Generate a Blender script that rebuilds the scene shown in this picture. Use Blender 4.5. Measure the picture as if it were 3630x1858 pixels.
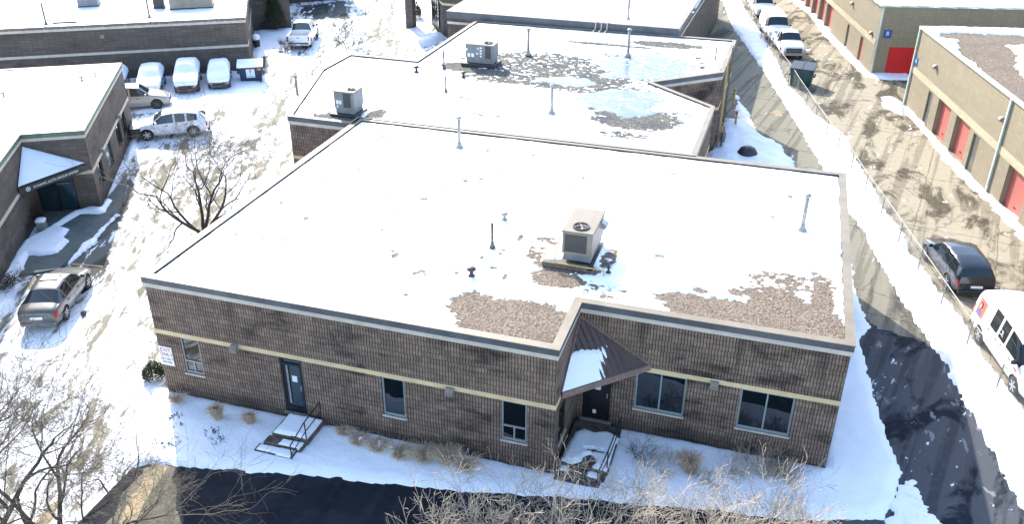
import bpy, math, random
import numpy as np
from mathutils import Vector, Matrix
from mathutils.bvhtree import BVHTree
for o in list(bpy.data.objects): bpy.data.objects.remove(o)
scene = bpy.context.scene
COL = scene.collection

# ------------------------------------------------------------------ camera
CAM = {'loc': [19.7363, -21.4067, 19.9521], 'r': [0.955376, 0.29535, 0.005089], 'u': [-0.145786, 0.456455, 0.877722], 'f': [-0.256912, 0.839296, -0.479144], 'lens': 31.0949}
cd = bpy.data.cameras.new('camera'); cam = bpy.data.objects.new('camera', cd); COL.objects.link(cam)
cd.sensor_width = 36; cd.lens = CAM['lens']; cd.clip_end = 1000; cd.clip_start = .1
r, u, f = (Vector(CAM[k]) for k in 'ruf')
mw = Matrix((r, u, -f)).transposed().to_4x4(); mw.translation = Vector(CAM['loc']); cam.matrix_world = mw
scene.camera = cam

# ------------------------------------------------------------------ light
SUN_EL, SUN_AZ = 33.5, 129.5          # elevation; azimuth of the sun seen from the ground, counter-clockwise from +X
w = bpy.data.worlds.new('World'); scene.world = w; w.use_nodes = True
nt = w.node_tree; bg = nt.nodes['Background']
sky = nt.nodes.new('ShaderNodeTexSky'); sky.sky_type = 'NISHITA'; sky.sun_disc = False
sky.sun_elevation = math.radians(SUN_EL); sky.sun_rotation = math.radians(90 - SUN_AZ)
sky.air_density = 1.0; sky.dust_density = 1.2; sky.ozone_density = 1.0
nt.links.new(sky.outputs[0], bg.inputs[0]); bg.inputs[1].default_value = 0.15
sl = bpy.data.lights.new('sun', 'SUN'); sl.energy = 2.4; sl.angle = math.radians(.53); sl.color = (1, .95, .86)
so = bpy.data.objects.new('sun', sl); COL.objects.link(so)
e, a = math.radians(SUN_EL), math.radians(SUN_AZ)
so.rotation_euler = Vector((-math.cos(e)*math.cos(a), -math.cos(e)*math.sin(a), -math.sin(e))).to_track_quat('-Z', 'Y').to_euler()
so.location = (-30, 40, 40)
vs = scene.view_settings; vs.view_transform = 'Standard'; vs.look = 'None'; vs.gamma = 1; vs.exposure = 1.95

# ------------------------------------------------------------------ noise
def _h(ix, iy, s):
    n = (ix*374761393 + iy*668265263 + s*1442695041) & 0xffffffff
    n = ((n ^ (n >> 13))*1274126177) & 0xffffffff
    return ((n ^ (n >> 16)) & 0xffff)/65535.0
def vnoise(x, y, s=0):
    x = np.asarray(x, float); y = np.asarray(y, float)
    ix = np.floor(x).astype(np.int64); iy = np.floor(y).astype(np.int64); fx = x-ix; fy = y-iy
    fx = fx*fx*(3-2*fx); fy = fy*fy*(3-2*fy)
    return (_h(ix, iy, s)*(1-fx)+_h(ix+1, iy, s)*fx)*(1-fy)+(_h(ix, iy+1, s)*(1-fx)+_h(ix+1, iy+1, s)*fx)*fy
def fbm(x, y, s=0, o=4):
    t = 0; a = .5; k = 1
    for i in range(o): t = t+a*vnoise(x*k+i*17.3, y*k-i*9.1, s+i); a *= .5; k *= 2.03
    return t/(1-.5**o)

# ------------------------------------------------------------------ materials
def mat(name, col=(.5,.5,.5), rough=.6, metal=0, spec=.5):
    m = bpy.data.materials.new(name); m.use_nodes = True
    b = m.node_tree.nodes['Principled BSDF']
    b.inputs['Base Color'].default_value = (*col, 1); b.inputs['Roughness'].default_value = rough
    b.inputs['Metallic'].default_value = metal; b.inputs['Specular IOR Level'].default_value = spec
    return m
class NT:
    def __init__(s, m): s.t = m.node_tree; s.b = s.t.nodes['Principled BSDF']
    def n(s, ty, **k):
        nd = s.t.nodes.new(ty)
        for a, v in k.items(): setattr(nd, a, v)
        return nd
    def l(s, a, b): s.t.links.new(a, b)
    def put(s, sock, v):
        if isinstance(v, bpy.types.NodeSocket): s.l(v, sock)
        elif isinstance(v, (tuple, list)) and len(v) == 3 and sock.type == 'RGBA': sock.default_value = (*v, 1)
        else: sock.default_value = v
    def m(s, op, a, b=0.0, c=0.0):
        nd = s.n('ShaderNodeMath', operation=op)
        for i, v in enumerate((a, b, c)): s.put(nd.inputs[i], v)
        return nd.outputs[0]
    def mix(s, f, a, b, mode='MIX'):
        nd = s.n('ShaderNodeMix', data_type='RGBA', blend_type=mode)
        s.put(nd.inputs[0], f); s.put(nd.inputs[6], a); s.put(nd.inputs[7], b); return nd.outputs[2]
    def noise(s, vec, sc, det=3, rough=.55, dist=0):
        nd = s.n('ShaderNodeTexNoise'); nd.inputs['Scale'].default_value = sc; nd.inputs['Detail'].default_value = det
        nd.inputs['Roughness'].default_value = rough; nd.inputs['Distortion'].default_value = dist
        if vec is not None: s.l(vec, nd.inputs['Vector'])
        return nd.outputs[0]
    def ramp(s, v, a, b):
        nd = s.n('ShaderNodeMapRange', interpolation_type='SMOOTHSTEP'); s.put(nd.inputs[0], v)
        nd.inputs[1].default_value = a; nd.inputs[2].default_value = b; return nd.outputs[0]
    def mapv(s, vec, sc=(1,1,1), rot=0):
        nd = s.n('ShaderNodeMapping'); nd.inputs['Scale'].default_value = sc; nd.inputs['Rotation'].default_value = (0,0,rot)
        s.l(vec, nd.inputs['Vector']); return nd.outputs[0]
    def obj(s): return s.n('ShaderNodeNewGeometry').outputs['Position']
    def oc(s): return s.n('ShaderNodeTexCoord').outputs['Object']
    def uv(s): return s.n('ShaderNodeTexCoord').outputs['UV']
    def bump(s, h, st=.3, d=.02):
        nd = s.n('ShaderNodeBump'); nd.inputs['Strength'].default_value = st; nd.inputs['Distance'].default_value = d
        s.l(h, nd.inputs['Height']); s.l(nd.outputs[0], s.b.inputs['Normal'])

def noisy(name, c1, c2, sc=3, rough=.7, metal=0, bump=0, sc2=None, lo=.35, hi=.65, spec=.4):
    m = mat(name, c1, rough, metal, spec); t = NT(m); v = t.oc()
    n = t.noise(v, sc, 5, .65); t.l(t.mix(t.ramp(n, lo, hi), c1, c2), t.b.inputs['Base Color'])
    if bump: t.bump(t.noise(v, sc2 or sc*6, 3), bump, .02)
    return m

def block_wall(name, c_light, c_mid, c_dark, rib=.1, course=.2, groove=(.05,.04,.034), gw=.2, jw=.05, stain=.75):
    m = mat(name, c_mid, .92, 0, .2); t = NT(m); sep = t.n('ShaderNodeSeparateXYZ'); t.l(t.uv(), sep.inputs[0])
    U, V = sep.outputs[0], sep.outputs[1]
    row = t.m('FLOOR', t.m('DIVIDE', V, course)); fv = t.m('FRACT', t.m('DIVIDE', V, course))
    wn = t.n('ShaderNodeTexWhiteNoise', noise_dimensions='1D'); t.l(row, wn.inputs['W'])
    jit = t.m('MULTIPLY', wn.outputs[0], .018)
    U2 = t.m('ADD', U, jit)
    col = t.m('FLOOR', t.m('DIVIDE', U2, rib)); fu = t.m('FRACT', t.m('DIVIDE', U2, rib))
    gm = t.m('GREATER_THAN', t.m('ABSOLUTE', t.m('SUBTRACT', fu, .5)), .5-gw/2)
    jm = t.m('GREATER_THAN', t.m('ABSOLUTE', t.m('SUBTRACT', fv, .5)), .5-jw/2)
    c2 = t.n('ShaderNodeCombineXYZ'); t.l(col, c2.inputs[0]); t.l(row, c2.inputs[1])
    w2 = t.n('ShaderNodeTexWhiteNoise', noise_dimensions='2D'); t.l(c2.outputs[0], w2.inputs['Vector'])
    blk = t.m('FLOOR', t.m('ADD', t.m('DIVIDE', U2, rib*4), t.m('MULTIPLY', t.m('MODULO', row, 2), .5)))
    c3 = t.n('ShaderNodeCombineXYZ'); t.l(blk, c3.inputs[0]); t.l(row, c3.inputs[1]); c3.inputs[2].default_value = 7
    w3 = t.n('ShaderNodeTexWhiteNoise', noise_dimensions='3D'); t.l(c3.outputs[0], w3.inputs['Vector'])
    f1 = t.m('ADD', t.m('MULTIPLY', w2.outputs[0], .5), t.m('MULTIPLY', w3.outputs[0], .5))
    base = t.mix(f1, c_mid, c_light)
    st = t.noise(t.mapv(t.uv(), (.35, .9, 1)), 1.3, 6, .62)
    st2 = t.noise(t.mapv(t.uv(), (1.6, .12, 1)), 1.0, 4, .6); big = t.noise(t.uv(), .45, 5, .65)
    sm = t.m('MULTIPLY', t.m('MAXIMUM', t.m('MULTIPLY', t.ramp(st, .46, .64), t.ramp(big, .38, .6)), t.m('MULTIPLY', t.ramp(st2, .6, .75), .7)), stain)
    row_d = t.m('MULTIPLY', t.m('GREATER_THAN', w3.outputs[0], .72), .35)
    base = t.mix(t.m('MAXIMUM', sm, row_d), base, c_dark)
    fine = t.noise(t.uv(), 30, 2); base = t.mix(t.m('MULTIPLY', t.ramp(fine, .4, .7), .25), base, c_dark)
    damp = t.m('MULTIPLY', t.ramp(t.m('ADD', V, t.m('MULTIPLY', big, -1.2)), .35, -.35), .6); base = t.mix(damp, base, c_dark)
    run = t.m('MULTIPLY', t.m('MULTIPLY', t.ramp(V, 3.2, 4.7), t.ramp(st2, .48, .62)), .5); base = t.mix(run, base, c_dark)
    base = t.mix(t.m('MULTIPLY', gm, .78), base, groove); base = t.mix(t.m('MULTIPLY', jm, .55), base, groove)
    t.l(base, t.b.inputs['Base Color'])
    t.bump(t.m('SUBTRACT', t.m('ADD', t.m('MULTIPLY', w2.outputs[0], .3), t.m('MULTIPLY', fine, .3)), t.m('MAXIMUM', gm, t.m('MULTIPLY', jm, .5))), .6, .02)
    return m

M = {}
M['block'] = block_wall('ribbed_block', (.35,.25,.19), (.20,.142,.108), (.04,.032,.028), groove=(.014,.011,.009), gw=.28, jw=.10, stain=.9)
M['block_w'] = block_wall('brown_block', (.17,.135,.11), (.12,.095,.078), (.06,.05,.044), rib=.4, groove=(.06,.05,.045), gw=.04, jw=.09)
M['block_beige'] = block_wall('beige_block', (.31,.26,.18), (.25,.21,.145), (.24,.20,.14), rib=.4, groove=(.2,.17,.12), gw=.05, jw=.1, stain=.35)
M['block_band'] = block_wall('pale_yellow_block', (.46,.41,.28), (.40,.355,.24), (.3,.265,.18), rib=.4, groove=(.35,.31,.22), gw=.03, jw=.03, stain=.3)
M['band'] = noisy('tan_band_block', (.70,.54,.31), (.60,.45,.26), 1.5, .85, spec=.2)
M['trim'] = noisy('pale_trim', (.58,.51,.42), (.48,.42,.35), 2, .8, spec=.2)
M['flash'] = noisy('dark_grey_flashing', (.105,.115,.125), (.075,.08,.088), 1.2, .55)
M['coping'] = noisy('tan_metal_coping', (.22,.18,.13), (.17,.14,.10), 1.2, .5)
M['coping_brown'] = noisy('brown_metal_coping', (.20,.14,.115), (.15,.105,.09), 2, .5)
M['coping_green'] = noisy('pale_green_metal_edge', (.50,.56,.49), (.40,.46,.40), 2, .5)
M['coping_dkgreen'] = noisy('mossy_green_metal_edge', (.13,.17,.115), (.10,.13,.09), 2, .5)
M['brownmetal'] = noisy('brown_sheet_metal', (.095,.062,.055), (.075,.05,.045), 3, .45)
M['brownfascia'] = noisy('weathered_brown_fascia', (.24,.165,.14), (.18,.125,.105), 4, .6)
M['dkgrey'] = mat('dark_metal', (.03,.03,.033), .45)
M['black'] = mat('black_paint', (.012,.012,.014), .35)
M['steel'] = noisy('galvanised_steel', (.42,.43,.44), (.30,.31,.32), 8, .45, .7)
M['fencesteel'] = noisy('dull_galvanised_fence_steel', (.34,.32,.29), (.22,.20,.18), 8, .6, .2)
M['hvac'] = noisy('beige_painted_unit', (.27,.225,.18), (.22,.185,.15), 2, .55)
M['hvacgrey'] = noisy('grey_painted_unit', (.20,.205,.21), (.16,.165,.17), 2, .55)
M['hvactop'] = noisy('pale_unit_top', (.215,.175,.135), (.18,.15,.115), 2, .55)
M['coil'] = noisy('dark_coil_grille', (.07,.065,.062), (.04,.038,.036), 30, .6)
M['pipe'] = noisy('vent_pipe_metal', (.36,.33,.31), (.26,.24,.22), 6, .5, .3)
M['gaspipe'] = noisy('yellow_gas_pipe', (.55,.36,.10), (.42,.27,.08), 6, .5)
M['wood'] = noisy('grey_weathered_wood', (.16,.13,.105), (.10,.08,.065), 5, .8)
M['frame'] = mat('grey_window_frame', (.30,.30,.29), .5)
M['framelt'] = mat('blue_grey_window_frame', (.25,.30,.31), .5)
M['glass'] = mat('dark_window_glass', (.006,.010,.012), .03, 0, .9)
M['doorglass'] = mat('door_glass', (.015,.035,.042), .06, 0, .8)
M['carglass'] = mat('car_glass', (.012,.018,.02), .05, 0, .8)
M['paper'] = mat('paper', (.75,.77,.78), .8)
M['white'] = mat('white_paint', (.78,.79,.80), .35)
M['red'] = mat('red_paint', (.45,.02,.018), .5)
M['stepc'] = noisy('stained_concrete_step', (.13,.105,.085), (.06,.045,.037), 4, .9, bump=.2)
M['conc'] = noisy('concrete', (.24,.24,.21), (.19,.19,.17), 2, .9, bump=.1)
M['bark'] = noisy('tree_bark', (.085,.066,.045), (.045,.036,.026), 9, .95, bump=.4)
M['twig'] = noisy('pale_twig_bark', (.52,.44,.34), (.36,.29,.22), 6, .9)
M['twigdk'] = noisy('brown_twig_bark', (.12,.10,.078), (.08,.065,.05), 6, .9)
M['grass'] = noisy('dry_ornamental_grass', (.72,.57,.42), (.40,.29,.19), 14, .95)
M['evergreen'] = noisy('evergreen_needles', (.055,.075,.022), (.03,.045,.016), 8, .9)
M['bluegreen'] = noisy('blue_green_juniper', (.09,.16,.20), (.05,.10,.13), 8, .9)
M['rubber'] = mat('tyre_rubber', (.02,.02,.021), .85)
M['rim'] = mat('alloy_rim', (.45,.46,.47), .3, .8)
M['steelrim'] = mat('dark_wheel', (.06,.06,.06), .5)
M['taillight'] = mat('tail_light_red', (.45,.012,.012), .2)
M['headlight'] = mat('headlight_lens', (.55,.58,.6), .1, 0, .8)
M['dumpblue'] = noisy('dumpster_blue_paint', (.02,.05,.09), (.014,.035,.062), 2, .5)
M['dumpgreen'] = noisy('dumpster_green_paint', (.022,.085,.075), (.014,.055,.05), 2, .5)
M['plastic'] = mat('black_plastic', (.02,.02,.022), .5)
M['orange'] = mat('orange_reflector', (.75,.2,.02), .4)

def snow_mat(name='snow', dirty=0, c=(.86,.88,.91)):
    m = mat(name, c, .55, 0, .3); t = NT(m); v = t.obj()
    b = t.m('ADD', t.m('MULTIPLY', t.noise(v, 1.1, 4), 1.0), t.m('MULTIPLY', t.noise(v, 9, 4, .6), .25))
    base = t.mix(t.ramp(t.noise(v, .8, 4), .3, .75), c, (c[0]*.93, c[1]*.95, c[2]*.97)); base = t.mix(t.m('MULTIPLY', t.ramp(t.noise(t.mapv(v, (1,2.2,1)), 2.2, 7, .7), .62, .72), .5), base, (.55,.53,.5))
    if dirty:
        n = t.noise(v, 5, 6, .7); base = t.mix(t.m('MULTIPLY', t.ramp(n, .5, .72), dirty), base, (.42,.38,.33))
    t.l(base, t.b.inputs['Base Color']); t.bump(b, .55, .12); return m
M['snow'] = snow_mat()
M['snowd'] = snow_mat('old_snow', .45)

def gravel_mat(name, a, b, c):
    m = mat(name, a, .95, 0, .1); t = NT(m); v = t.obj()
    n = t.n('ShaderNodeTexVoronoi'); n.inputs['Scale'].default_value = 17; t.l(v, n.inputs['Vector'])
    s = t.n('ShaderNodeSeparateXYZ'); t.l(n.outputs['Color'], s.inputs[0])
    base = t.mix(s.outputs[0], a, b); base = t.mix(t.m('MULTIPLY', t.ramp(t.noise(v, .8, 5), .45, .68), .6), base, c)
    t.l(base, t.b.inputs['Base Color']); t.bump(n.outputs['Distance'], .8, .03); return m
M['gravel'] = gravel_mat('roof_gravel', (.27,.215,.165), (.10,.08,.06), (.15,.12,.095))
M['gravel2'] = gravel_mat('grey_roof_gravel', (.20,.19,.16), (.055,.052,.045), (.05,.065,.085))

def ground_mat(name, asph, pale, snow=(.84,.86,.89), snow_amt=.5, dirn=0., sx=.25, sy=1., pale_amt=.5, wet=None, joints=None, k=1., soft=.02):
    # packed snow over asphalt whose own colour shifts between dark (wet) and pale (dry, salted)
    m = mat(name, asph, .9, 0, .08); t = NT(m); v = t.obj(); vm = t.mapv(v, (sx if 1 else 1, sy, 1), dirn)
    vm = t.n('ShaderNodeMapping'); vm.inputs['Rotation'].default_value = (0, 0, dirn); t.l(v, vm.inputs['Vector'])
    vm2 = t.n('ShaderNodeMapping'); vm2.inputs['Scale'].default_value = (sy, sx, 1); t.l(vm.outputs[0], vm2.inputs['Vector'])
    vm2.inputs['Scale'].default_value = (sy*k, sx*k, 1)
    P = vm2.outputs[0]
    nb = t.noise(P, .55, 5, .6, .6); nf = t.noise(P, 2.4, 6, .65, .4); nx = t.noise(v, 22, 3, .6)
    ap = t.ramp(t.noise(P, .42, 5, .6, .8), .62-.35*pale_amt-.05, .62-.35*pale_amt+.07)
    a = t.mix(ap, asph, pale)
    a = t.mix(t.m('MULTIPLY', nx, .5), a, t.mix(.5, a, (.02,.02,.02)))
    if wet:
        a = t.mix(t.ramp(t.noise(P, .9, 6, .6, .5), .60, .64), a, wet)
    if joints:
        js = t.n('ShaderNodeSeparateXYZ'); t.l(vm.outputs[0], js.inputs[0]); wob = t.m('MULTIPLY', t.noise(v, 1.5, 4), .25)
        jy = t.m('LESS_THAN', t.m('FRACT', t.m('DIVIDE', t.m('ADD', js.outputs[1], wob), joints)), .07/joints)
        jx = t.m('LESS_THAN', t.m('FRACT', t.m('DIVIDE', t.m('ADD', js.outputs[0], wob), joints*.55)), .06/(joints*.55))
        vo = t.n('ShaderNodeTexVoronoi', feature='DISTANCE_TO_EDGE'); vo.inputs['Scale'].default_value = .45; wv = t.n('ShaderNodeVectorMath', operation='ADD')
        nn = t.n('ShaderNodeTexNoise'); nn.inputs['Scale'].default_value = 1.2; nn.inputs['Detail'].default_value = 5; t.l(v, nn.inputs['Vector']); t.l(v, wv.inputs[0]); t.l(nn.outputs['Color'], wv.inputs[1]); t.l(wv.outputs[0], vo.inputs['Vector'])
        cr = t.m('MULTIPLY', t.m('LESS_THAN', vo.outputs['Distance'], .012), t.m('GREATER_THAN', t.noise(v, .35, 3), .5))
        a = t.mix(t.m('MULTIPLY', t.m('MAXIMUM', t.m('MAXIMUM', jy, jx), cr), .55), a, (.04,.035,.03))
    tr = t.noise(t.mapv(vm.outputs[0], (1.9, .07, 1)), 1.0, 4, .55)
    a = t.mix(t.m('MULTIPLY', t.ramp(tr, .50, .60), .38), a, (asph[0]*.45, asph[1]*.45, asph[2]*.45)); a = t.mix(t.m('MULTIPLY', t.ramp(t.noise(v, 3.1, 6, .7), .5, .75), .35), a, (min(.5,pale[0]*1.5), min(.5,pale[1]*1.5), min(.5,pale[2]*1.5)))
    sm = t.m('ADD', t.m('MULTIPLY', t.ramp(tr, .62, .40), .05), t.m('ADD', t.m('MULTIPLY', nb, .5), t.m('MULTIPLY', nf, .5))); th = .645-.25*snow_amt
    mask = t.ramp(sm, th-soft, th+soft)
    t.l(t.mix(mask, a, snow), t.b.inputs['Base Color'])
    t.l(t.m('ADD', t.m('MULTIPLY', mask, .1), .8), t.b.inputs['Roughness'])
    t.bump(t.m('ADD', t.m('MULTIPLY', mask, .8), t.m('ADD', t.m('MULTIPLY', nx, .12), t.m('MULTIPLY', nf, .5))), .45, .05)
    return m
M['lot'] = ground_mat('packed_snow_lot', (.17,.155,.11), (.27,.25,.185), soft=.045, snow_amt=.62, dirn=math.radians(-22), sx=.32, sy=1.0, pale_amt=.8, k=1.25)
M['lotshade'] = ground_mat('shaded_lot', (.06,.065,.06), (.13,.14,.13), snow_amt=.12, dirn=math.radians(-22), sx=.3, sy=1.1, pale_amt=.4)  # darker copy of the lot, building shade put into the colour
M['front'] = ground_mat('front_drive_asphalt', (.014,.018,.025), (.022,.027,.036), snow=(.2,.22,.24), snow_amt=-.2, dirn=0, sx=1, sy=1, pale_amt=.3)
M['lane'] = ground_mat('east_lane_asphalt', (.085,.08,.067), (.25,.23,.175), snow_amt=-.04, dirn=math.radians(10), sx=.3, sy=1.1, pale_amt=.75, joints=9.)
M['lanewetshade'] = ground_mat('wet_shaded_lane_asphalt', (.013,.018,.028), (.085,.09,.10), snow_amt=-.02, dirn=math.radians(14), sx=.4, sy=1.0, pale_amt=.52, k=1.7, wet=(.20,.205,.22))  # wet asphalt darkened further, the building's shadow put into its colour
M['drive'] = ground_mat('dry_driveway_asphalt', (.17,.155,.11), (.27,.25,.185), soft=.045, snow_amt=.48, dirn=math.radians(-22), sx=.4, sy=1.0, pale_amt=.8, k=1.2)
M['sunasph'] = ground_mat('sunlit_asphalt', (.12,.11,.085), (.19,.175,.135), snow_amt=-.05, dirn=math.radians(-30), sx=.5, sy=1.0, pale_amt=.6)  # paler copy of the front asphalt, sunlight put into the colour
M['gutter'] = noisy('wet_gutter_ice', (.13,.135,.135), (.22,.21,.18), 2.5, .5)
M['kerbyellow'] = noisy('worn_yellow_kerb', (.36,.25,.12), (.22,.19,.13), 2.2, .8)
M['slane'] = ground_mat('storage_lane_asphalt', (.10,.084,.058), (.36,.315,.23), snow_amt=-.02, dirn=math.radians(10), sx=.5, sy=1.0, pale_amt=.5, joints=7., k=1.3)
M['walk'] = noisy('sidewalk_concrete', (.115,.135,.13), (.085,.10,.098), 1.5, .9, bump=.15)

# ------------------------------------------------------------------ mesh builder
def unit(a):
    return Vector(a).normalized()
class MB:
    def __init__(s): s.v = []; s.f = []; s.m = []; s.mi = 0
    def add(s, vs, fs):
        n = len(s.v); s.v += [tuple(p) for p in vs]
        for q in fs: s.f.append([i+n for i in q]); s.m.append(s.mi)
        return s
    def box(s, x0, y0, z0, x1, y1, z1):
        return s.add([(x0,y0,z0),(x1,y0,z0),(x1,y1,z0),(x0,y1,z0),(x0,y0,z1),(x1,y0,z1),(x1,y1,z1),(x0,y1,z1)],
            [(0,3,2,1),(4,5,6,7),(0,1,5,4),(1,2,6,5),(2,3,7,6),(3,0,4,7)])
    def obox(s, c, sz, rz=0, rx=0, ry=0):
        R = Matrix.Rotation(rz,3,'Z') @ Matrix.Rotation(ry,3,'Y') @ Matrix.Rotation(rx,3,'X'); c = Vector(c)
        hx, hy, hz = (q/2 for q in sz)
        vs = [c+R@Vector((x,y,z)) for z in (-hz,hz) for x,y in ((-hx,-hy),(hx,-hy),(hx,hy),(-hx,hy))]
        return s.add(vs, [(0,3,2,1),(4,5,6,7),(0,1,5,4),(1,2,6,5),(2,3,7,6),(3,0,4,7)])
    def bbox(s, c, sz, b=.02, rz=0):     # box with chamfered vertical and top edges
        R = Matrix.Rotation(rz,3,'Z'); c = Vector(c); hx, hy, hz = (q/2 for q in sz); vs = []
        for z, ins in ((-hz,0),(hz-b,0),(hz,b)):
            X, Y = hx-ins, hy-ins
            for x, y in ((-X+b,-Y),(X-b,-Y),(X,-Y+b),(X,Y-b),(X-b,Y),(-X+b,Y),(-X,Y-b),(-X,-Y+b)): vs.append(c+R@Vector((x,y,z)))
        fs = [tuple(range(7,-1,-1)), tuple(range(16,24))]
        for k in (0,8):
            for i in range(8): j = (i+1)%8; fs.append((k+i,k+j,k+8+j,k+8+i))
        return s.add(vs, fs)
    def prism(s, poly, z0, z1, bot=True, top=True, side=True):
        n = len(poly); A = sum(poly[i][0]*poly[(i+1)%n][1]-poly[(i+1)%n][0]*poly[i][1] for i in range(n))
        if A < 0: poly = poly[::-1]
        vs = [(x,y,z0) for x,y in poly]+[(x,y,z1) for x,y in poly]; fs = []
        if side: fs += [(i,(i+1)%n,n+(i+1)%n,n+i) for i in range(n)]
        if top: fs.append(tuple(range(n,2*n)))
        if bot: fs.append(tuple(range(n-1,-1,-1)))
        return s.add(vs, fs)
    def wallrun(s, pts, t, z0, z1, closed=False):    # vertical slab of thickness t to the left of a polyline, mitred
        n = len(pts); P = [Vector(p[:2]) for p in pts]; off = []
        for i in range(n):
            a = P[i]-P[i-1] if (i > 0 or closed) else P[1]-P[0]
            b = P[(i+1)%n]-P[i] if (i < n-1 or closed) else P[-1]-P[-2]
            a.normalize(); b.normalize(); na = Vector((-a.y,a.x)); nb = Vector((-b.y,b.x)); m_ = (na+nb)
            m_ = m_/max(.3, m_.dot(na)) if m_.length > 1e-4 else na
            off.append(P[i]+m_*t)
        k = n if closed else n-1
        for i in range(k):
            j = (i+1)%n; a, b, c, d = P[i], P[j], off[j], off[i]
            vs = [(q.x,q.y,z) for z in (z0,z1) for q in (a,b,c,d)]
            fs = [(0,3,2,1),(4,5,6,7),(0,1,5,4),(2,3,7,6)]
            if not closed and i == 0: fs.append((3,0,4,7))
            if not closed and i == k-1: fs.append((1,2,6,5))
            if t < 0: fs = [q[::-1] for q in fs]
            s.add(vs, fs)
        return s
    def tube(s, pts, r, n=6, cap=True):
        P = [Vector(p) for p in pts]; rs = r if isinstance(r, (list,tuple)) else [r]*len(P); vs = []; x = None
        for i, p in enumerate(P):
            d = (P[min(i+1,len(P)-1)]-P[max(i-1,0)])
            d = d.normalized() if d.length > 1e-9 else Vector((0,0,1))
            if x is None: x = d.orthogonal().normalized()
            else:
                x = x-d*x.dot(d); x = x.normalized() if x.length > 1e-6 else d.orthogonal().normalized()
            y = d.cross(x)
            for k in range(n):
                a = 2*math.pi*k/n; vs.append(p+(x*math.cos(a)+y*math.sin(a))*rs[i])
        fs = [(i*n+k, i*n+(k+1)%n, (i+1)*n+(k+1)%n, (i+1)*n+k) for i in range(len(P)-1) for k in range(n)]
        if cap: fs += [tuple(range(n-1,-1,-1)), tuple((len(P)-1)*n+k for k in range(n))]
        return s.add(vs, fs)
    def lathe(s, prof, c=(0,0,0), n=16, axis='Z'):
        vs = []
        for rr, h in prof:
            for k in range(n):
                a = 2*math.pi*k/n; q = (rr*math.cos(a), rr*math.sin(a), h)
                if axis == 'Y': q = (q[0], -q[2], q[1])
                vs.append((q[0]+c[0], q[1]+c[1], q[2]+c[2]))
        fs = [(i*n+k, i*n+(k+1)%n, (i+1)*n+(k+1)%n, (i+1)*n+k) for i in range(len(prof)-1) for k in range(n)]
        fs += [tuple(range(n-1,-1,-1)), tuple((len(prof)-1)*n+k for k in range(n))]
        return s.add(vs, fs)
    def build(s, name, m, parent=None, smooth=False, world=True):
        me = bpy.data.meshes.new(name); vs = s.v
        if parent is not None and world:
            iw = parent_mat(parent).inverted(); vs = [tuple(iw @ Vector(p)) for p in vs]
        me.from_pydata(vs, [], s.f)
        for q in (m if isinstance(m, (list,tuple)) else [m]): me.materials.append(M[q] if isinstance(q, str) else q)
        if len(me.materials) > 1: me.polygons.foreach_set('material_index', s.m)
        if smooth: me.polygons.foreach_set('use_smooth', [True]*len(me.polygons))
        auto_uv(me, s.v); me.update()
        o = bpy.data.objects.new(name, me); COL.objects.link(o)
        if parent is not None: o.parent = parent
        return o
def parent_mat(p):
    m = Matrix.Identity(4)
    while p is not None:
        m = Matrix.LocRotScale(p.location, p.rotation_euler, p.scale) @ m; p = p.parent
    return m
def auto_uv(me, wv):
    uvl = me.uv_layers.new(name='UVMap'); n = len(me.loops)
    if n > 60000: return
    uv = np.zeros((n,2)); V = wv
    for pl in me.polygons:
        nn = pl.normal; ls = pl.loop_indices
        if abs(nn.z) > .8:
            for li in ls: q = V[me.loops[li].vertex_index]; uv[li] = (q[0], q[1])
        else:
            a = [V[me.loops[li].vertex_index] for li in ls]
            N = Vector((0,0,0))
            for i in range(len(a)):
                p, q = a[i], a[(i+1)%len(a)]
                N += Vector(((p[1]-q[1])*(p[2]+q[2]), (p[2]-q[2])*(p[0]+q[0]), (p[0]-q[0])*(p[1]+q[1])))
            tx, ty = -N.y, N.x; L = math.hypot(tx,ty) or 1; tx /= L; ty /= L
            for li, q in zip(ls, a): uv[li] = (q[0]*tx+q[1]*ty, q[2])
    uvl.data.foreach_set('uv', uv.ravel())

def tag(o, label=None, cat=None, group=None, kind=None):
    if label: o['label'] = label
    if cat: o['category'] = cat
    if group: o['group'] = group
    if kind: o['kind'] = kind
    return o
def thing(name, label, cat, loc=(0,0,0), rz=0, group=None):
    o = bpy.data.objects.new(name, None); COL.objects.link(o); o.empty_display_size = .3
    o.location = (*loc, 0)[:3] if len(loc) == 2 else loc; o.rotation_euler = (0,0,rz); return tag(o, label, cat, group)
def copy_tree(o, parent=None):
    c = o.copy(); COL.objects.link(c); c.parent = parent
    for ch in [q for q in bpy.data.objects if q.parent == o]: copy_tree(ch, c)
    return c

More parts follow.
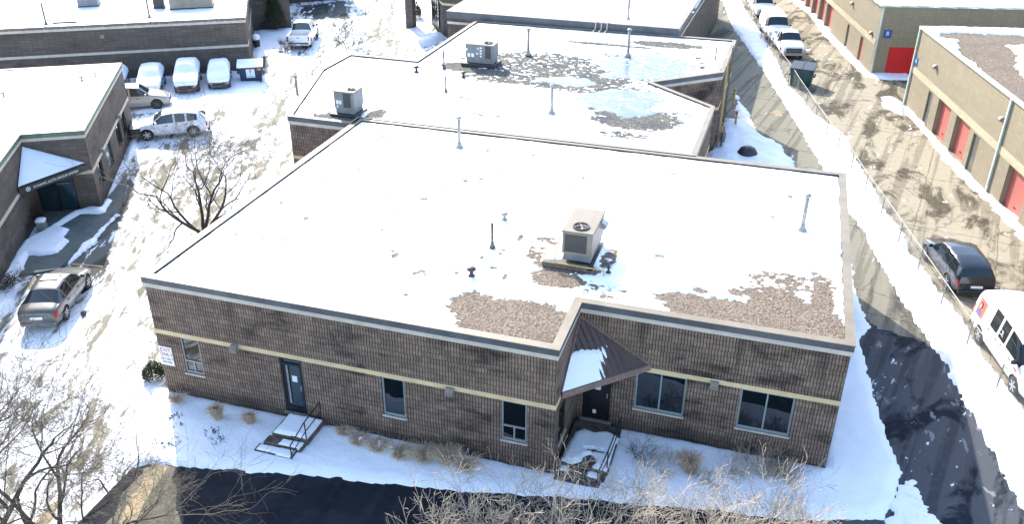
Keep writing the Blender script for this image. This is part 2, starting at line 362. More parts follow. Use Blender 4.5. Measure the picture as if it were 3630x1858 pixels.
def poly_sd(X, Y, poly):
    n = len(poly); d = np.full(X.shape, 1e9); ins = np.zeros(X.shape, bool)
    for i in range(n):
        x0, y0 = poly[i]; x1, y1 = poly[(i+1)%n]; dx, dy = x1-x0, y1-y0; L = dx*dx+dy*dy or 1e-9
        t = np.clip(((X-x0)*dx+(Y-y0)*dy)/L, 0, 1); d = np.minimum(d, np.hypot(X-x0-t*dx, Y-y0-t*dy))
        c = ((y0 > Y) != (y1 > Y)); xi = (x1-x0)*(Y-y0)/((y1-y0) if abs(y1-y0) > 1e-9 else 1e-9)+x0
        ins ^= c & (X < xi)
    return np.where(ins, d, -d)
def sheet(name, poly, h=.1, base=0., edge=.4, rag=.15, rscale=1.5, res=.2, m='snow', parent=None, bare=None, lump=.3, lscale=1.2, seed=0, amin=.03, hfun=None, bscale=3.2, bk=1.2):
    """a laid layer with ragged edges: grid heightfield over poly; bare = [(cx,cy,rx,ry,strength)] thins it to nothing"""
    xs = [p[0] for p in poly]; ys = [p[1] for p in poly]
    nx = int((max(xs)-min(xs)+2*rag)/res)+2; ny = int((max(ys)-min(ys)+2*rag)/res)+2
    X, Y = np.meshgrid(min(xs)-rag+np.arange(nx)*res, min(ys)-rag+np.arange(ny)*res)
    sd = poly_sd(X, Y, poly)+rag*2*(fbm(X*rscale, Y*rscale, seed)-.5)
    if bare:
        b = np.zeros(X.shape)
        for cx, cy, rx, ry, st in bare:
            q = ((X-cx)/rx)**2+((Y-cy)/ry)**2; b = np.maximum(b, st*np.clip(1.45-q*.9, 0, 1))
        nn = .6*fbm(X*bscale, Y*bscale, seed+5, 5)+.4*fbm(X*bscale*.35, Y*bscale*1.3, seed+6, 4)
        k = (nn-.15)/.7-b*1.05
        sd = np.where(b > 0.001, np.minimum(sd, k*bk), sd)
    t = np.clip(sd/edge, 0, 1); H = h*np.sqrt(t)*(1-lump+lump*2*fbm(X*lscale, Y*lscale, seed+9))
    if hfun is not None: H = H*hfun(X, Y)
    Z = np.where(sd > 0, base+amin*0+H, base-.02)
    inq = sd > 0
    keep = inq[:-1,:-1] | inq[1:,:-1] | inq[:-1,1:] | inq[1:,1:]
    jj, ii = np.nonzero(keep); a_ = jj*nx+ii
    F = np.stack([a_, a_+1, a_+nx+1, a_+nx], 1)
    used, inv = np.unique(F.ravel(), return_inverse=True)
    V = np.stack([X.ravel()[used], Y.ravel()[used], Z.ravel()[used]], 1)
    if parent is not None:
        iw = np.array(parent_mat(parent).inverted()); V = V@iw[:3,:3].T+iw[:3,3]
    me = bpy.data.meshes.new(name); me.from_pydata(V.tolist(), [], inv.reshape(-1,4).tolist())
    me.polygons.foreach_set('use_smooth', [True]*len(me.polygons)); me.materials.append(M[m]); me.update()
    o = bpy.data.objects.new(name, me); COL.objects.link(o)
    if parent is not None: o.parent = parent
    return o
def text_mesh(name, s, size, m, loc, rot, parent, ext=.004):
    """rot: 3x3 columns = text right, text up, normal"""
    c = bpy.data.curves.new(name, 'FONT'); c.body = s; c.size = size; c.extrude = ext; c.align_x = 'CENTER'; c.align_y = 'CENTER'
    t = bpy.data.objects.new(name, c); COL.objects.link(t)
    dg = bpy.context.evaluated_depsgraph_get(); me = bpy.data.meshes.new_from_object(t.evaluated_get(dg))
    bpy.data.objects.remove(t); bpy.data.curves.remove(c)
    W = Matrix(rot).transposed().to_4x4(); W.translation = Vector(loc)
    if parent is not None: W = parent_mat(parent).inverted() @ W
    me.transform(W); me.materials.clear(); me.materials.append(M[m]); me.name = name
    o = bpy.data.objects.new(name, me); COL.objects.link(o)
    if parent is not None: o.parent = parent
    return o

# ------------------------------------------------------------------ building tools
def offset_poly(poly, d):
    n = len(poly); out = []
    for i in range(n):
        p, q, s_ = Vector(poly[i-1]), Vector(poly[i]), Vector(poly[(i+1)%n])
        a = (q-p).normalized(); b = (s_-q).normalized(); na = Vector((a.y,-a.x)); nb = Vector((b.y,-b.x)); m_ = na+nb
        m_ = m_/m_.dot(na) if abs(m_.dot(na)) > .2 else na; out.append(tuple(q+m_*d))
    return out
def ring(mb, poly, proud, inward, z0, z1): return mb.wallrun(offset_poly(poly, proud), proud+inward, z0, z1, True)
class Wall:
    """frame on one wall: s runs along it, d is outwards, z is up"""
    def __init__(s, p, q):
        s.p = Vector(p[:2]); s.L = (Vector(q[:2])-s.p).length; s.t = (Vector(q[:2])-s.p).normalized(); s.n = Vector((s.t.y, -s.t.x))
    def P(s, a, d, z): q = s.p+s.t*a+s.n*d; return (q.x, q.y, z)
    def box(s, mb, a0, a1, d0, d1, z0, z1):
        vs = [s.P(a,d,z) for z in (z0,z1) for a,d in ((a0,d1),(a1,d1),(a1,d0),(a0,d0))]
        return mb.add(vs, [(0,3,2,1),(4,5,6,7),(0,1,5,4),(1,2,6,5),(2,3,7,6),(3,0,4,7)])
    def rot(s): return [Vector((s.t.x,s.t.y,0)), Vector((0,0,1)), Vector((s.n.x,s.n.y,0))]
def bake_cut(o, mb):
    c = mb.build('cut', 'block'); md = o.modifiers.new('b', 'BOOLEAN'); md.operation = 'DIFFERENCE'; md.solver = 'EXACT'; md.object = c
    if o.parent is not None: c.parent = o.parent; c.matrix_parent_inverse = parent_mat(o.parent).inverted()
    bpy.context.view_layer.update(); dg = bpy.context.evaluated_depsgraph_get()
    me = bpy.data.meshes.new_from_object(o.evaluated_get(dg)); o.modifiers.clear(); old = o.data; o.data = me; me.name = o.name
    bpy.data.objects.remove(c); bpy.data.meshes.remove(old)
def window(parent, W, a0, a1, z0, z1, frame='frame', glass='glass', mull=(), rail=None, rec=.09, fw=.05, low=None, sill='trim', sill_h=.06, label=None):
    f_ = MB(); W.box(f_, a0, a0+fw, -rec, -rec+.06, z0, z1); W.box(f_, a1-fw, a1, -rec, -rec+.06, z0, z1)
    W.box(f_, a0+fw, a1-fw, -rec, -rec+.06, z1-fw, z1); W.box(f_, a0+fw, a1-fw, -rec, -rec+.06, z0, z0+fw*1.6)
    for k in mull: c = a0+(a1-a0)*k; W.box(f_, c-fw/2, c+fw/2, -rec, -rec+.055, z0+fw*1.6, z1-fw)
    if rail: W.box(f_, a0+fw, a1-fw, -rec, -rec+.058, rail-fw/2, rail+fw/2)
    if low: c = (a0+a1)/2; W.box(f_, c-fw/2, c+fw/2, -rec, -rec+.054, z0+fw*1.6, (rail or z1)-fw/2)
    o = f_.build('window', frame, parent)
    if label: o['label'] = label
    g = MB(); W.box(g, a0+.01, a1-.01, -rec-.04, -rec+.02, z0+.01, z1-.01); g.build('pane', glass, o)
    if sill:
        s_ = MB(); W.box(s_, a0-.04, a1+.04, -rec+.07, .05, z0-sill_h, z0); s_.build('sill', sill, o)
    return o

# ------------------------------------------------------------------ ground and drives
from mathutils.geometry import tessellate_polygon
def flat(name, poly, z, m):
    tr = tessellate_polygon([[Vector((x,y,0)) for x,y in poly]]); fs = []
    for a, b, c in tr:
        A = (poly[b][0]-poly[a][0])*(poly[c][1]-poly[a][1])-(poly[c][0]-poly[a][0])*(poly[b][1]-poly[a][1]); fs.append((a,b,c) if A > 0 else (a,c,b))
    mb = MB(); mb.add([(x,y,z) for x,y in poly], fs); o = mb.build(name, m)
    return tag(o, kind='structure')
def patch(name, poly, z, m, rag=.35, res=.12, rs=1.1, seed=0): return tag(sheet(name, poly, .0005, base=z, edge=.01, rag=rag, rscale=rs, res=res, m=m, lump=0, seed=seed), kind='structure')
FENCE = [(13.45,78.79),(14.41,74.03),(15.23,70.03),(15.85,67.13),(16.50,64.53),(17.15,61.55),(17.81,58.67),(18.50,55.99),(19.11,53.29),(19.80,50.06),(20.53,47.26),(21.19,43.96),(21.87,40.90),(22.49,38.15),(23.18,35.17),(23.83,32.75),(24.53,29.73),(25.17,26.62),(25.86,23.79),(26.52,20.88),(27.16,18.08),(27.83,15.05),(28.49,12.11),(29.13,9.22),(30.0,7.2),(30.55,5.0)]
FE = [(FENCE[0][0]-8,FENCE[0][1]+34)]+FENCE+[(36,-25)]
g = MB(); g.add([(-400,-300,-.02),(400,-300,-.02),(400,500,-.02),(-400,500,-.02)], [(0,1,2,3)]); tag(g.build('ground', 'lot'), kind='structure')
flat('front_road', [(1.7,-30),(60,-30),(60,2.0),(27,1.6),(24.5,.6),(17.8,0.2),(9.9,-.9),(1.3,-2.2)], .004, 'front')
flat('east_lane', [(FE[0][0]-6.5,FE[0][1]),(10.5,80),(13.2,64),(13.0,38.2),(16.5,38.2),(16.5,17),(23.0,17),(23.0,-2),(24,-25)]+FE[::-1], .008, 'lane')
patch('wet_shaded_lane', [(23.2,15),(24.4,14.3),(26.4,12.2),(27.9,11.0),(29.5,6),(31.5,-2),(33,-12),(24,-12),(23.2,-2)], .0105, 'lanewetshade', .9, .13, .7)  # dark sheet painted over the shaded lane, edged along the shadow line
flat('storage_lane', FE+[(60,-25),(60,120)], .012, 'slane')
# painted arrows and line on the east lane
for k, (tip, sz, ang) in enumerate([((20.08,39.43), 1.25, 100), ((16.25,55.74), 1.25, 102), ((12.23,72.98), 1.3, 104)]):
    a_ = math.radians(ang); R = Matrix.Rotation(a_, 2)
    mb = MB(); P = [(.5,0),(0,.45),(0,.2),(-.55,.2),(-.55,-.2),(0,-.2),(0,-.45)]
    mb.add([(tip[0]+(R@Vector((x*sz,y*sz))).x, tip[1]+(R@Vector((x*sz,y*sz))).y, .014) for x,y in P], [tuple(range(7))])
    M.setdefault('arrowpaint', noisy('worn_yellow_paint', (.34,.25,.14), (.24,.19,.12), 3, .8)) if k == 0 else 0
    o = mb.build('road_arrow', 'arrowpaint'); tag(o, ['worn yellow arrow painted on the lane nearest the large rooftop', 'worn yellow arrow painted on the lane beside the gutter corner of the second building', 'faint yellow arrow painted far up the lane near the photo top edge'][k], 'road marking', 'arrows painted on the east lane')
o = MB(); a_, b_ = (11.26,68.79), (13.37,59.63); Wl = Wall(a_, b_); Wl.box(o, 0, Wl.L, -.06, .06, .011, .015)
tag(o.build('lane_line', 'arrowpaint'), 'thin worn line painted along the edge of the lane', 'road marking')
a_, b_ = (-10.59,7.08), (-8.91,7.34); o = MB(); Wl = Wall(a_, b_); Wl.box(o, 0, Wl.L, -.05, .05, .012, .016)
M['yellow'] = noisy('yellow_line_paint', (.55,.38,.13), (.35,.25,.1), 5, .8)
patch('west_parking', [(-15.10,17.62),(-13.38,15.10),(-11.74,12.33),(-10.87,10.61),(-10.03,9.17),(-8.97,7.48),(-8.16,6.13),(-8.19,5.11),(-10.58,6.49),(-11.04,8.10),(-11.44,10.11),(-11.90,12.11)], .0075, 'lotshade', .5, .1, 1.)  # cast shadow of the left building painted as a dark patch
patch('driveway', [(-13.77,38.51),(-13.59,43.53),(-13.09,44.92),(-11.49,44.22),(-8.69,45.14),(-9.45,46.97),(-13.88,51.39),(-15.73,58.62),(-18.40,65.01),(-19.85,64.52),(-16.18,53.11),(-14.53,47.46),(-13.73,41.50)], .008, 'drive', 1.2, .2, .5)
patch('driveway', [(-14.49,34.63),(-10.48,25.76),(-8.28,20.18),(-7.13,15.86),(-5.27,11.52),(-5.25,7.37),(-3.21,2.00),(-2.97,-0.14),(-1.19,-0.60),(-0.41,0.67),(-1.86,2.43),(-5.65,6.49),(-8.21,12.45),(-11.44,15.58),(-10.48,19.47),(-11.93,25.29),(-14.33,31.28)], .005, 'drive', 1.6, .15, .45, 9)
patch('driveway', [(-8.87,9.54),(-10.02,11.04),(-16.87,19.90),(-14.65,20.38),(-12.95,21.40),(-12.68,23.96),(-8.47,18.08),(-8.99,15.56),(-11.25,13.91),(-11.39,12.97)], .0065, 'drive', 1.4, .13, .6, 10)
patch('gutter_strip', [(-5.30,5.66),(-5.20,5.02),(-4.88,3.47),(-4.60,2.37),(-4.47,1.60),(-4.10,0.71),(-3.40,-1.74),(-3.34,-2.89),(-3.15,-2.90),(-2.96,-2.02),(-3.41,0.35),(-3.98,1.86),(-4.07,2.44),(-4.37,3.85),(-4.42,4.63)], .008, 'gutter', .3, .07, 1.5)
patch('sunlit_patch', [(1.60,-3.71),(1.78,-3.51),(2.60,-3.32),(3.45,-4.33),(4.37,-5.42),(5.35,-6.74),(2.25,-7.71),(2.14,-6.01),(1.83,-4.70)], .0068, 'sunasph', .2, .06, 1.6)  # sunlit part of the road painted paler, up to the shadow edge
patch('painted_kerb', [(2.37,-3.32),(1.89,-3.48),(2.01,-4.11),(2.35,-5.63),(2.65,-6.45),(3.09,-6.31),(2.64,-4.38)], .009, 'kerbyellow', .15, .05, 2)
patch('painted_kerb', [(0.14,-5.63),(-0.10,-5.96),(0.28,-7.19),(0.68,-7.07)], .009, 'kerbyellow', .15, .05, 2)
patch('shaded_pavement', [(-23.97,52.91),(-26.63,58.37),(-23.91,61.29),(-20.19,55.05)], .0075, 'lotshade', .5, .2, .8)  # shadow of the building beyond, painted as darker pavement
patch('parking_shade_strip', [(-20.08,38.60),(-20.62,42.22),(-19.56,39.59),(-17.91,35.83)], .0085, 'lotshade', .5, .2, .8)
tag(o.build('parking_line', 'yellow'), 'thin yellow parking bay line on shaded pavement ahead of the silver sedan', 'road marking')
mb = MB(); mb.prism([(-15.68,11.01),(-14.11,11.88),(-13.27,12.52),(-15.07,16.89),(-13.88,15.36),(-11.85,12.13),(-11.47,10.37),(-10.55,7.00),(-10.56,6.46),(-10.52,6.51),(-11.82,5.42),(-12.79,6.97),(-14.52,9.93),(-16.22,9.81)], -.01, .09)
tag(mb.build('sidewalk', 'walk'), kind='structure')

# ------------------------------------------------------------------ snow on the ground
def snowpatch(name, poly, h, **k): return tag(sheet(name, poly, h, **k), kind='structure')
def hf_front(X, Y): return np.ones(X.shape)
snowpatch('front_snow', [(-.9,.3),(0.,.2),(14.8,.2),(14.9,3.1),(23.0,3.1),(23.0,17.2),(24.3,17.2),(24.5,14.8),(24.9,12.6),
    (24.46,11.64),(24.59,9.91),(24.86,7.38),(25.05,6.01),(25.29,4.53),(25.53,3.59),(25.24,2.41),(24.80,1.18),(22.73,0.50),(20.90,0.08),(19.73,0.06),(17.82,-0.39),(15.64,-0.75),(13.46,-1.21),(12.56,-1.42),(9.87,-1.93),(7.53,-2.26),(5.25,-2.77),(4.70,-2.77),(3.73,-3.07),(2.39,-3.32),(1.75,-3.48),(1.40,-3.81),(0.96,-3.73),(0.09,-2.04),(-0.57,-0.23)],
    .16, edge=.35, rag=.12, rscale=2.5, res=.085, lump=.35, lscale=.7)
snowpatch('slush_snow', [(25.56,3.32),(25.90,3.36),(26.09,2.54),(26.52,1.60),(26.71,1.12),(24.76,0.51),(25.08,1.84)], .08, edge=.2, rag=.35, rscale=2.6, res=.08, m='snowd', seed=4)
snowpatch('rear_snow', [(16.4,17.0),(24.6,17.0),(21.49,29.93),(20.54,33.03),(19.76,34.00),(18.99,35.24),(18.28,37.94),(17.71,40.19),(16.93,43.22),(17.6,37.0),(16.6,37.0),(16.4,29.),(13.2,27.3),(16.5,24)],
    .34, edge=1.1, rag=.35, rscale=1.4, res=.12, lump=.5, lscale=.6, seed=3)
snowpatch('lane_divider_snow', [(11.60,82.92),(15.15,62.73),(16.64,56.90),(18.09,51.57),(19.12,47.26),(20.19,42.69),(21.11,38.88),(21.91,35.13),(23.00,30.59),(24.28,24.58),(24.89,22.55),(25.47,19.62),(26.05,16.90),(26.61,14.40),(27.08,12.43),(27.59,10.85),(28.00,8.47),(28.44,6.21),(28.70,4.73),(29.05,2.97),(31,-2),(34,2),(29.98,8.40),(29.40,10.84),
    (29.00,12.22),(28.62,14.56),(27.98,16.62),(27.55,18.88),(26.99,20.11),(26.87,22.71),(26.16,25.19),(25.49,29.44),(24.60,33.53),(24.59,35.78),(23.94,37.14),(22.17,40.62),(21.74,42.79),(20.46,46.28),(19.47,52.71),(17.76,61.22),(15.56,71.05),(13.41,83.53)],
    .28, edge=.7, rag=.16, rscale=2.2, res=.13, lump=.45, lscale=1.0, seed=6)
snowpatch('storage_snow', [(27.02,44.78),(28.59,41.49),(29.30,37.84),(29.99,33.63),(30.77,30.67),(31.65,27.32),(32.55,23.25),(35.5,20),(35,18),(33.4,24.5),(32.31,27.46),(31.48,30.47),(30.07,37.03),(28.89,43.25)],
    .2, edge=.4, rag=.25, rscale=1.8, res=.12, seed=8)
snowpatch('storage_snow', [(19.08,79.18),(21.84,70.22),(22.85,63.76),(25.20,53.91),(26.11,50.24),(27.60,49.88),(29.44,50.33),(29.48,52.12),(26.58,52.13),(24.07,64.16),(20.80,79.76)],
    .18, edge=.35, rag=.15, rscale=1.8, res=.14, seed=9)
snowpatch('driveway_snow', [(27.12,45.28),(27.50,45.12),(28.12,44.83),(28.62,42.96),(28.24,41.35),(27.44,42.58),(27.00,42.74)], .35, edge=.6, rag=.3, rscale=1.4, res=.12, seed=10, m='snowd')
snowpatch('sidewalk_snow', [(-13.21,12.45),(-13.68,13.49),(-13.35,13.46),(-12.68,12.14),(-12.80,11.83),(-13.74,11.53),(-13.67,9.99),(-12.99,9.89),(-12.62,9.08),(-12.04,8.79),(-11.75,7.67),(-12.19,7.19),(-12.89,7.08),(-12.36,6.11),(-12.92,5.93),(-13.59,7.02),(-14.11,8.13),(-14.13,8.84),(-14.04,9.74),(-14.18,10.72),(-14.19,11.65),(-13.70,12.43)],
    .16, base=.085, edge=.2, rag=.06, rscale=3, res=.07, seed=11)
snowpatch('kerb_snow', [(-11.81,12.08),(-11.79,11.89),(-11.44,10.57),(-11.05,9.47),(-10.75,8.96),(-10.71,8.17),(-10.48,6.91),(-10.62,6.97),(-11.05,8.29),(-11.32,8.90),(-11.24,9.40),(-11.60,10.52),(-11.93,11.97)], .1, base=.06, edge=.1, rag=.08, rscale=4, res=.05, seed=12)
snowpatch('kerb_snow', [(-19.76,23.51),(-19.10,22.92),(-16.89,20.13),(-16.50,18.86),(-16.44,18.54),(-17.41,19.96)], .16, edge=.2, rag=.1, res=.1, seed=13)
snowpatch('hedge_snow', [(-13.35,5.81),(-13.12,6.30),(-12.66,6.87),(-11.78,5.37),(-11.33,4.74),(-10.39,3.20),(-9.87,2.21),(-10.69,1.95),(-13.84,5.11)], .2, edge=.3, rag=.3, rscale=2, res=.09, seed=14)
snowpatch('entrance_snow', [(-12.95,52.68),(-13.45,55.39),(-10.49,52.36),(-9.36,52.73),(-8.61,51.09),(-8.84,49.20),(-9.46,47.25),(-10.15,47.02),(-11.71,48.85),(-13.00,49.95),(-14.09,52.80),(-15.83,58.59)], .25, edge=.7, rag=.3, rscale=1.3, res=.2, seed=15)
snowpatch('parking_snow', [(-25.69,48.29),(-24.48,48.92),(-23.28,50.01),(-19.97,43.78),(-20.07,42.19),(-20.81,41.56),(-20.42,39.28),(-21.74,41.25),(-23.73,44.58)], .12, edge=.4, rag=.2, res=.2, seed=16)
snowpatch('parking_snow', [(-26.75,32.93),(-24.20,33.77),(-22.15,35.00),(-21.29,37.01),(-17.91,35.83),(-15.44,31.76),(-19.35,27.65),(-21.28,25.54),(-24.12,28.92)], .1, edge=.5, rag=.35, rscale=.9, res=.16, seed=17)
snowpatch('divider_snow', [(-13.15,33.96),(-14.64,39.31),(-16.21,46.91),(-19.03,57.52),(-20.22,63.11),(-20.23,65.05),(-17.63,57.43),(-15.86,50.26),(-14.11,44.59),(-13.77,38.51),(-12.59,33.51)], .25, edge=.5, rag=.3, rscale=1.2, res=.2, seed=18)
snowpatch('drift_snow', [(-20.44,41.30),(-19.79,42.28),(-19.04,42.52),(-17.80,39.78),(-18.62,39.33),(-19.25,39.48)], .3, edge=.6, rag=.3, rscale=1, res=.2, seed=19)

# ------------------------------------------------------------------ main building
H1 = 5.0
P1 = [(0,0),(14.63,0),(14.63,2.91),(23.09,2.91),(23.09,16.82),(0,16.82)]
B1 = thing('industrial_building', 'large brown ribbed block building with stepped front, snowy gravel roof and corner canopy entrance', 'building', (0,0,0))
mb = MB(); mb.prism(P1, -.3, 4.78, top=False); wallo = mb.build('wall', 'block', B1)
W1 = Wall((0,0),(14.63,0)); W2 = Wall((14.63,2.91),(23.09,2.91)); W3 = Wall((14.63,0),(14.63,2.91))
cut = MB()
ops = [(W1,.98,1.74,1.19,2.69),(W1,4.92,5.75,.40,2.69),(W1,8.71,9.51,1.14,2.69),(W1,12.86,13.70,1.12,2.69)]
ops2 = [(W2,16.67-14.63,18.33-14.63,1.12,2.69),(W2,20.08-14.63,21.76-14.63,1.12,2.69),(W2,.26,1.22,.30,2.55)]
for W_, a0, a1, z0, z1 in ops+ops2: W_.box(cut, a0, a1, -.16, .3, z0, z1)
W3.box(cut, .5, 1.35, -.14, .3, .9, 2.3)
bake_cut(wallo, cut)
mb = MB(); ring(mb, P1, .015, .02, 2.70, 2.87); mb.build('band', 'band', B1)
mb = MB(); ring(mb, P1, .035, .1, 4.60, 4.765); mb.build('trim', 'trim', B1)
mb = MB(); ring(mb, P1, .055, .1, 4.768, 4.98); mb.build('fascia', 'flash', B1)
mb = MB(); ring(mb, P1, .075, .22, 4.983, 5.012); mb.build('coping', 'coping', B1)
mb = MB(); mb.prism(offset_poly(P1,-.08), 4.5, 4.87); mb.build('roof', 'gravel', B1)
rs_ = random.Random(4)
sheet('roof_snow', offset_poly(P1,-.17), .075, base=4.868, edge=.1, rag=.05, rscale=3, res=.06, bscale=7.5, bk=.16, parent=B1, lump=.25, lscale=1.5, seed=20,
  bare=[(13.0,1.25,1.9,1.25,1.25),(13.7,.7,.9,.7,1.4),(11.2,1.75,.7,.7,.95),(11.3,2.4,.6,.3,.6),
        (21.2,4.1,1.5,1.15,1.3),(19.5,3.9,2.2,.75,1.15),(22.3,3.8,.6,.9,1.3),(18.0,4.2,1.1,.45,.95),(20.6,5.4,1.2,.6,.72),(22.2,5.5,.4,1.5,.85),(21.3,6.3,.9,.5,.4),
        (13.5,4.3,1.1,.6,.78),(13.6,5.2,1.2,.4,.9),(12.3,5.9,.4,.7,.5),(12.4,6.9,.5,.4,.55),(14.9,6.3,.3,.9,.66),(20.9,6.4,1.3,.8,.55),(22.2,6.6,.5,.9,.6),(15.2,3.9,1.2,.5,.45),
        (10.65,1.2,.1,.1,.3),(18.3,5.0,.3,.2,.66),(19.6,5.2,.5,.25,.62),(8.9,3.2,.3,.3,.45),(6.7,9.0,.22,.12,.95),(11.4,6.9,.12,.3,.75),(11.1,5.6,.1,.3,.7),(7.5,4.2,.14,.3,.62),(10.1,3.6,.1,.12,.8),(9.0,1.7,.12,.1,.9),(11.75,3.9,.1,.25,.72),(16.6,7.0,.22,.12,.9)]+[(rs_.uniform(1,22.5),rs_.uniform(3.2,16),rs_.uniform(.05,.16),rs_.uniform(.04,.14),rs_.uniform(.7,.95)) for _ in range(34)])
# windows and doors of the main building
window(B1, W1, .98, 1.74, 1.19, 2.69, 'frame', rail=1.70, low=True)
window(B1, W1, 8.71, 9.51, 1.14, 2.69, 'framelt')
window(B1, W1, 12.86, 13.70, 1.12, 2.69, 'frame', rail=1.68, low=True)
window(B1, W2, 16.67-14.63, 18.33-14.63, 1.12, 2.69, 'framelt', mull=(.5,))
window(B1, W2, 20.08-14.63, 21.76-14.63, 1.12, 2.69, 'framelt', mull=(.5,))
window(B1, W3, .5, 1.35, .9, 2.3, 'dkgrey')
def door(parent, W, a0, a1, z0, z1, frame='black', glass='doorglass', transom=None, handle='steel', solid=False, rec=.1, label=None):
    f_ = MB(); fw = .06; W.box(f_, a0, a0+fw, -rec, -rec+.08, z0, z1); W.box(f_, a1-fw, a1, -rec, -rec+.08, z0, z1); W.box(f_, a0+fw, a1-fw, -rec, -rec+.08, z1-fw, z1)
    if transom: W.box(f_, a0+fw, a1-fw, -rec, -rec+.07, transom-.04, transom+.04)
    W.box(f_, a0+fw, a1-fw, -rec, -rec+.06, z0, z0+(.22 if not solid else .02))
    st = .09; zt = transom-.04 if transom else z1-fw
    for x0, x1 in ((a0+fw, a0+fw+st), (a1-fw-st, a1-fw)): W.box(f_, x0, x1, -rec, -rec+.05, z0+.22, zt)
    o = f_.build('door', frame, parent)
    if label: o['label'] = label
    g_ = MB(); W.box(g_, a0+.02, a1-.02, -rec-.045, -rec+(.02 if not solid else .045), z0+.02, z1-.02); g_.build('door_leaf' if solid else 'pane', glass, o)
    h_ = MB(); c = a1-fw-.06; W.box(h_, c-.02, c+.02, -rec+.05, -rec+.11, (z0+z1)/2-.14, (z0+z1)/2+.06); h_.build('handle', handle, o)
    return o
D1 = door(B1, W1, 4.92, 5.75, .40, 2.69, transom=2.42)
mb = MB(); W1.box(mb, 5.10, 5.17, -.052, -.03, .75, 2.36); mb.build('door_bar', 'steel', D1)
mb = MB(); W1.box(mb, 5.27, 5.47, -.078, -.072, 1.68, 1.93); mb.build('notice', 'paper', D1)
mb = MB(); W1.box(mb, 4.86, 5.81, -.12, .06, .33, .398); mb.build('threshold', 'conc', B1)
D2 = door(B1, W2, .26, 1.22, .30, 2.55, glass='black', solid=True)
mb = MB(); W2.box(mb, .62, .74, -.054, -.048, .52, .68); mb.build('notice', 'paper', D2)
mb = MB(); W2.box(mb, .66, .86, -.054, -.048, 1.55, 1.85); mb.build('notice', 'paper', D2)
mb = MB(); W2.box(mb, .18, 1.30, -.12, .10, .24, .298); mb.build('threshold', 'conc', B1)
# wall lamps
def wall_lamp(W, a, z, label, w_=.26, m_='trim', cat='wall lamp', group='wall lamps on the brown block walls'):
    t = thing('wall_lamp', label, cat, W.P(a,0,z), 0, group)
    b_ = MB(); W.box(b_, a-w_/2, a+w_/2, 0.02, .07, z-.1, z+.13); b_.build('backplate', 'frame', t)
    h_ = MB(); vs = [W.P(a+x,d,zz) for zz,ds in ((z-.12,(.07,.22)),(z+.02,(.07,.24)),(z+.13,(.07,.12))) for x,d in ((-w_/2,ds[1]),(w_/2,ds[1]),(w_/2,ds[0]),(-w_/2,ds[0]))]
    h_.add(vs, [(0,3,2,1),(8,9,10,11)]+[(4*k+i,4*k+(i+1)%4,4*k+4+(i+1)%4,4*k+4+i) for k in (0,1) for i in range(4)]); h_.build('housing', 'hvac', t)
    l_ = MB(); W.box(l_, a-w_/2+.02, a+w_/2-.02, .09, .20, z-.135, z-.118); l_.build('lens', 'trim', t)
    return t
wall_lamp(W1, 3.26, 2.74, 'grey box wall lamp on the tan band left of the blue glass door')
wall_lamp(W1, 11.15, 2.70, 'grey box wall lamp on the tan band left of the stepped corner')
wall_lamp(W2, 19.22-14.63, 2.70, 'grey box wall lamp on the tan band between the two wide windows')
# exit only sign
t = thing('wall_sign', 'white sign reading EXIT ONLY DO NOT ENTER on the left end of the front wall', 'sign', (.28,-.02,1.75))
mb = MB(); W1.box(mb, .02, .54, 0.003, .025, 1.36, 2.15); mb.build('panel', 'white', t)
for s_, z_, m_, sz in (('EXIT', 2.01, 'red', .21), ('ONLY', 1.82, 'red', .20), ('DO NOT', 1.63, 'black', .13), ('ENTER', 1.49, 'black', .13)):
    text_mesh('lettering', s_, sz, m_, (.28, -.027, z_), W1.rot(), t)
# corner canopy of ribbed brown metal
can = thing('canopy', 'triangular brown ribbed metal canopy with a patch of snow over the corner entrance', 'canopy', (14.63,2.91,2.9))
A_, B_, C_ = Vector((14.66,2.88,4.42)), Vector((14.66,.62,2.95)), Vector((17.06,2.88,3.02))
nrm = (B_-A_).cross(C_-A_).normalized(); nrm = nrm if nrm.z > 0 else -nrm
mb = MB(); T = -nrm*.05; vs = [A_,B_,C_,A_+T,B_+T,C_+T]; mb.add(vs, [(0,1,2),(5,4,3),(0,3,4,1),(1,4,5,2),(2,5,3,0)])
down = ((B_+C_)/2-A_).normalized(); acr = (C_-B_).normalized()
for k in range(1, 15):
    e0 = B_.lerp(C_, k/15); dn = down
    # rib runs up-slope from the eave until it meets one of the two walls
    tmax = 9
    for w0, w1 in ((A_,B_),(A_,C_)):
        d2 = w1-w0; dn_ = -down; den = (dn_.x*d2.y-dn_.y*d2.x)
        if abs(den) > 1e-6:
            tt = ((w0.x-e0.x)*d2.y-(w0.y-e0.y)*d2.x)/den
            if tt > .01: tmax = min(tmax, tt)
    p0, p1 = e0+nrm*.012, e0-down*tmax*.985+nrm*.012
    mb.tube([p0, p1], .03, 4)
mb.build('roof_sheet', 'brownmetal', can)
mb = MB(); F1 = [B_+Vector((0,-.02,.03)), C_+Vector((.02,0,.03)), C_+Vector((.02,0,-.19)), B_+Vector((0,-.02,-.19))]; o2 = Vector((.05,-.05,0))
mb.add([p for p in F1]+[p+o2 for p in F1], [(3,2,1,0),(4,5,6,7),(0,1,5,4),(1,2,6,5),(2,3,7,6),(3,0,4,7)]); mb.build('fascia', 'brownfascia', can)
mb = MB(); mb.tube([A_+nrm*.03, C_+nrm*.03], .045, 4); mb.tube([A_+nrm*.03, B_+nrm*.03], .035, 4); mb.build('edge_trim', 'brownfascia', can)
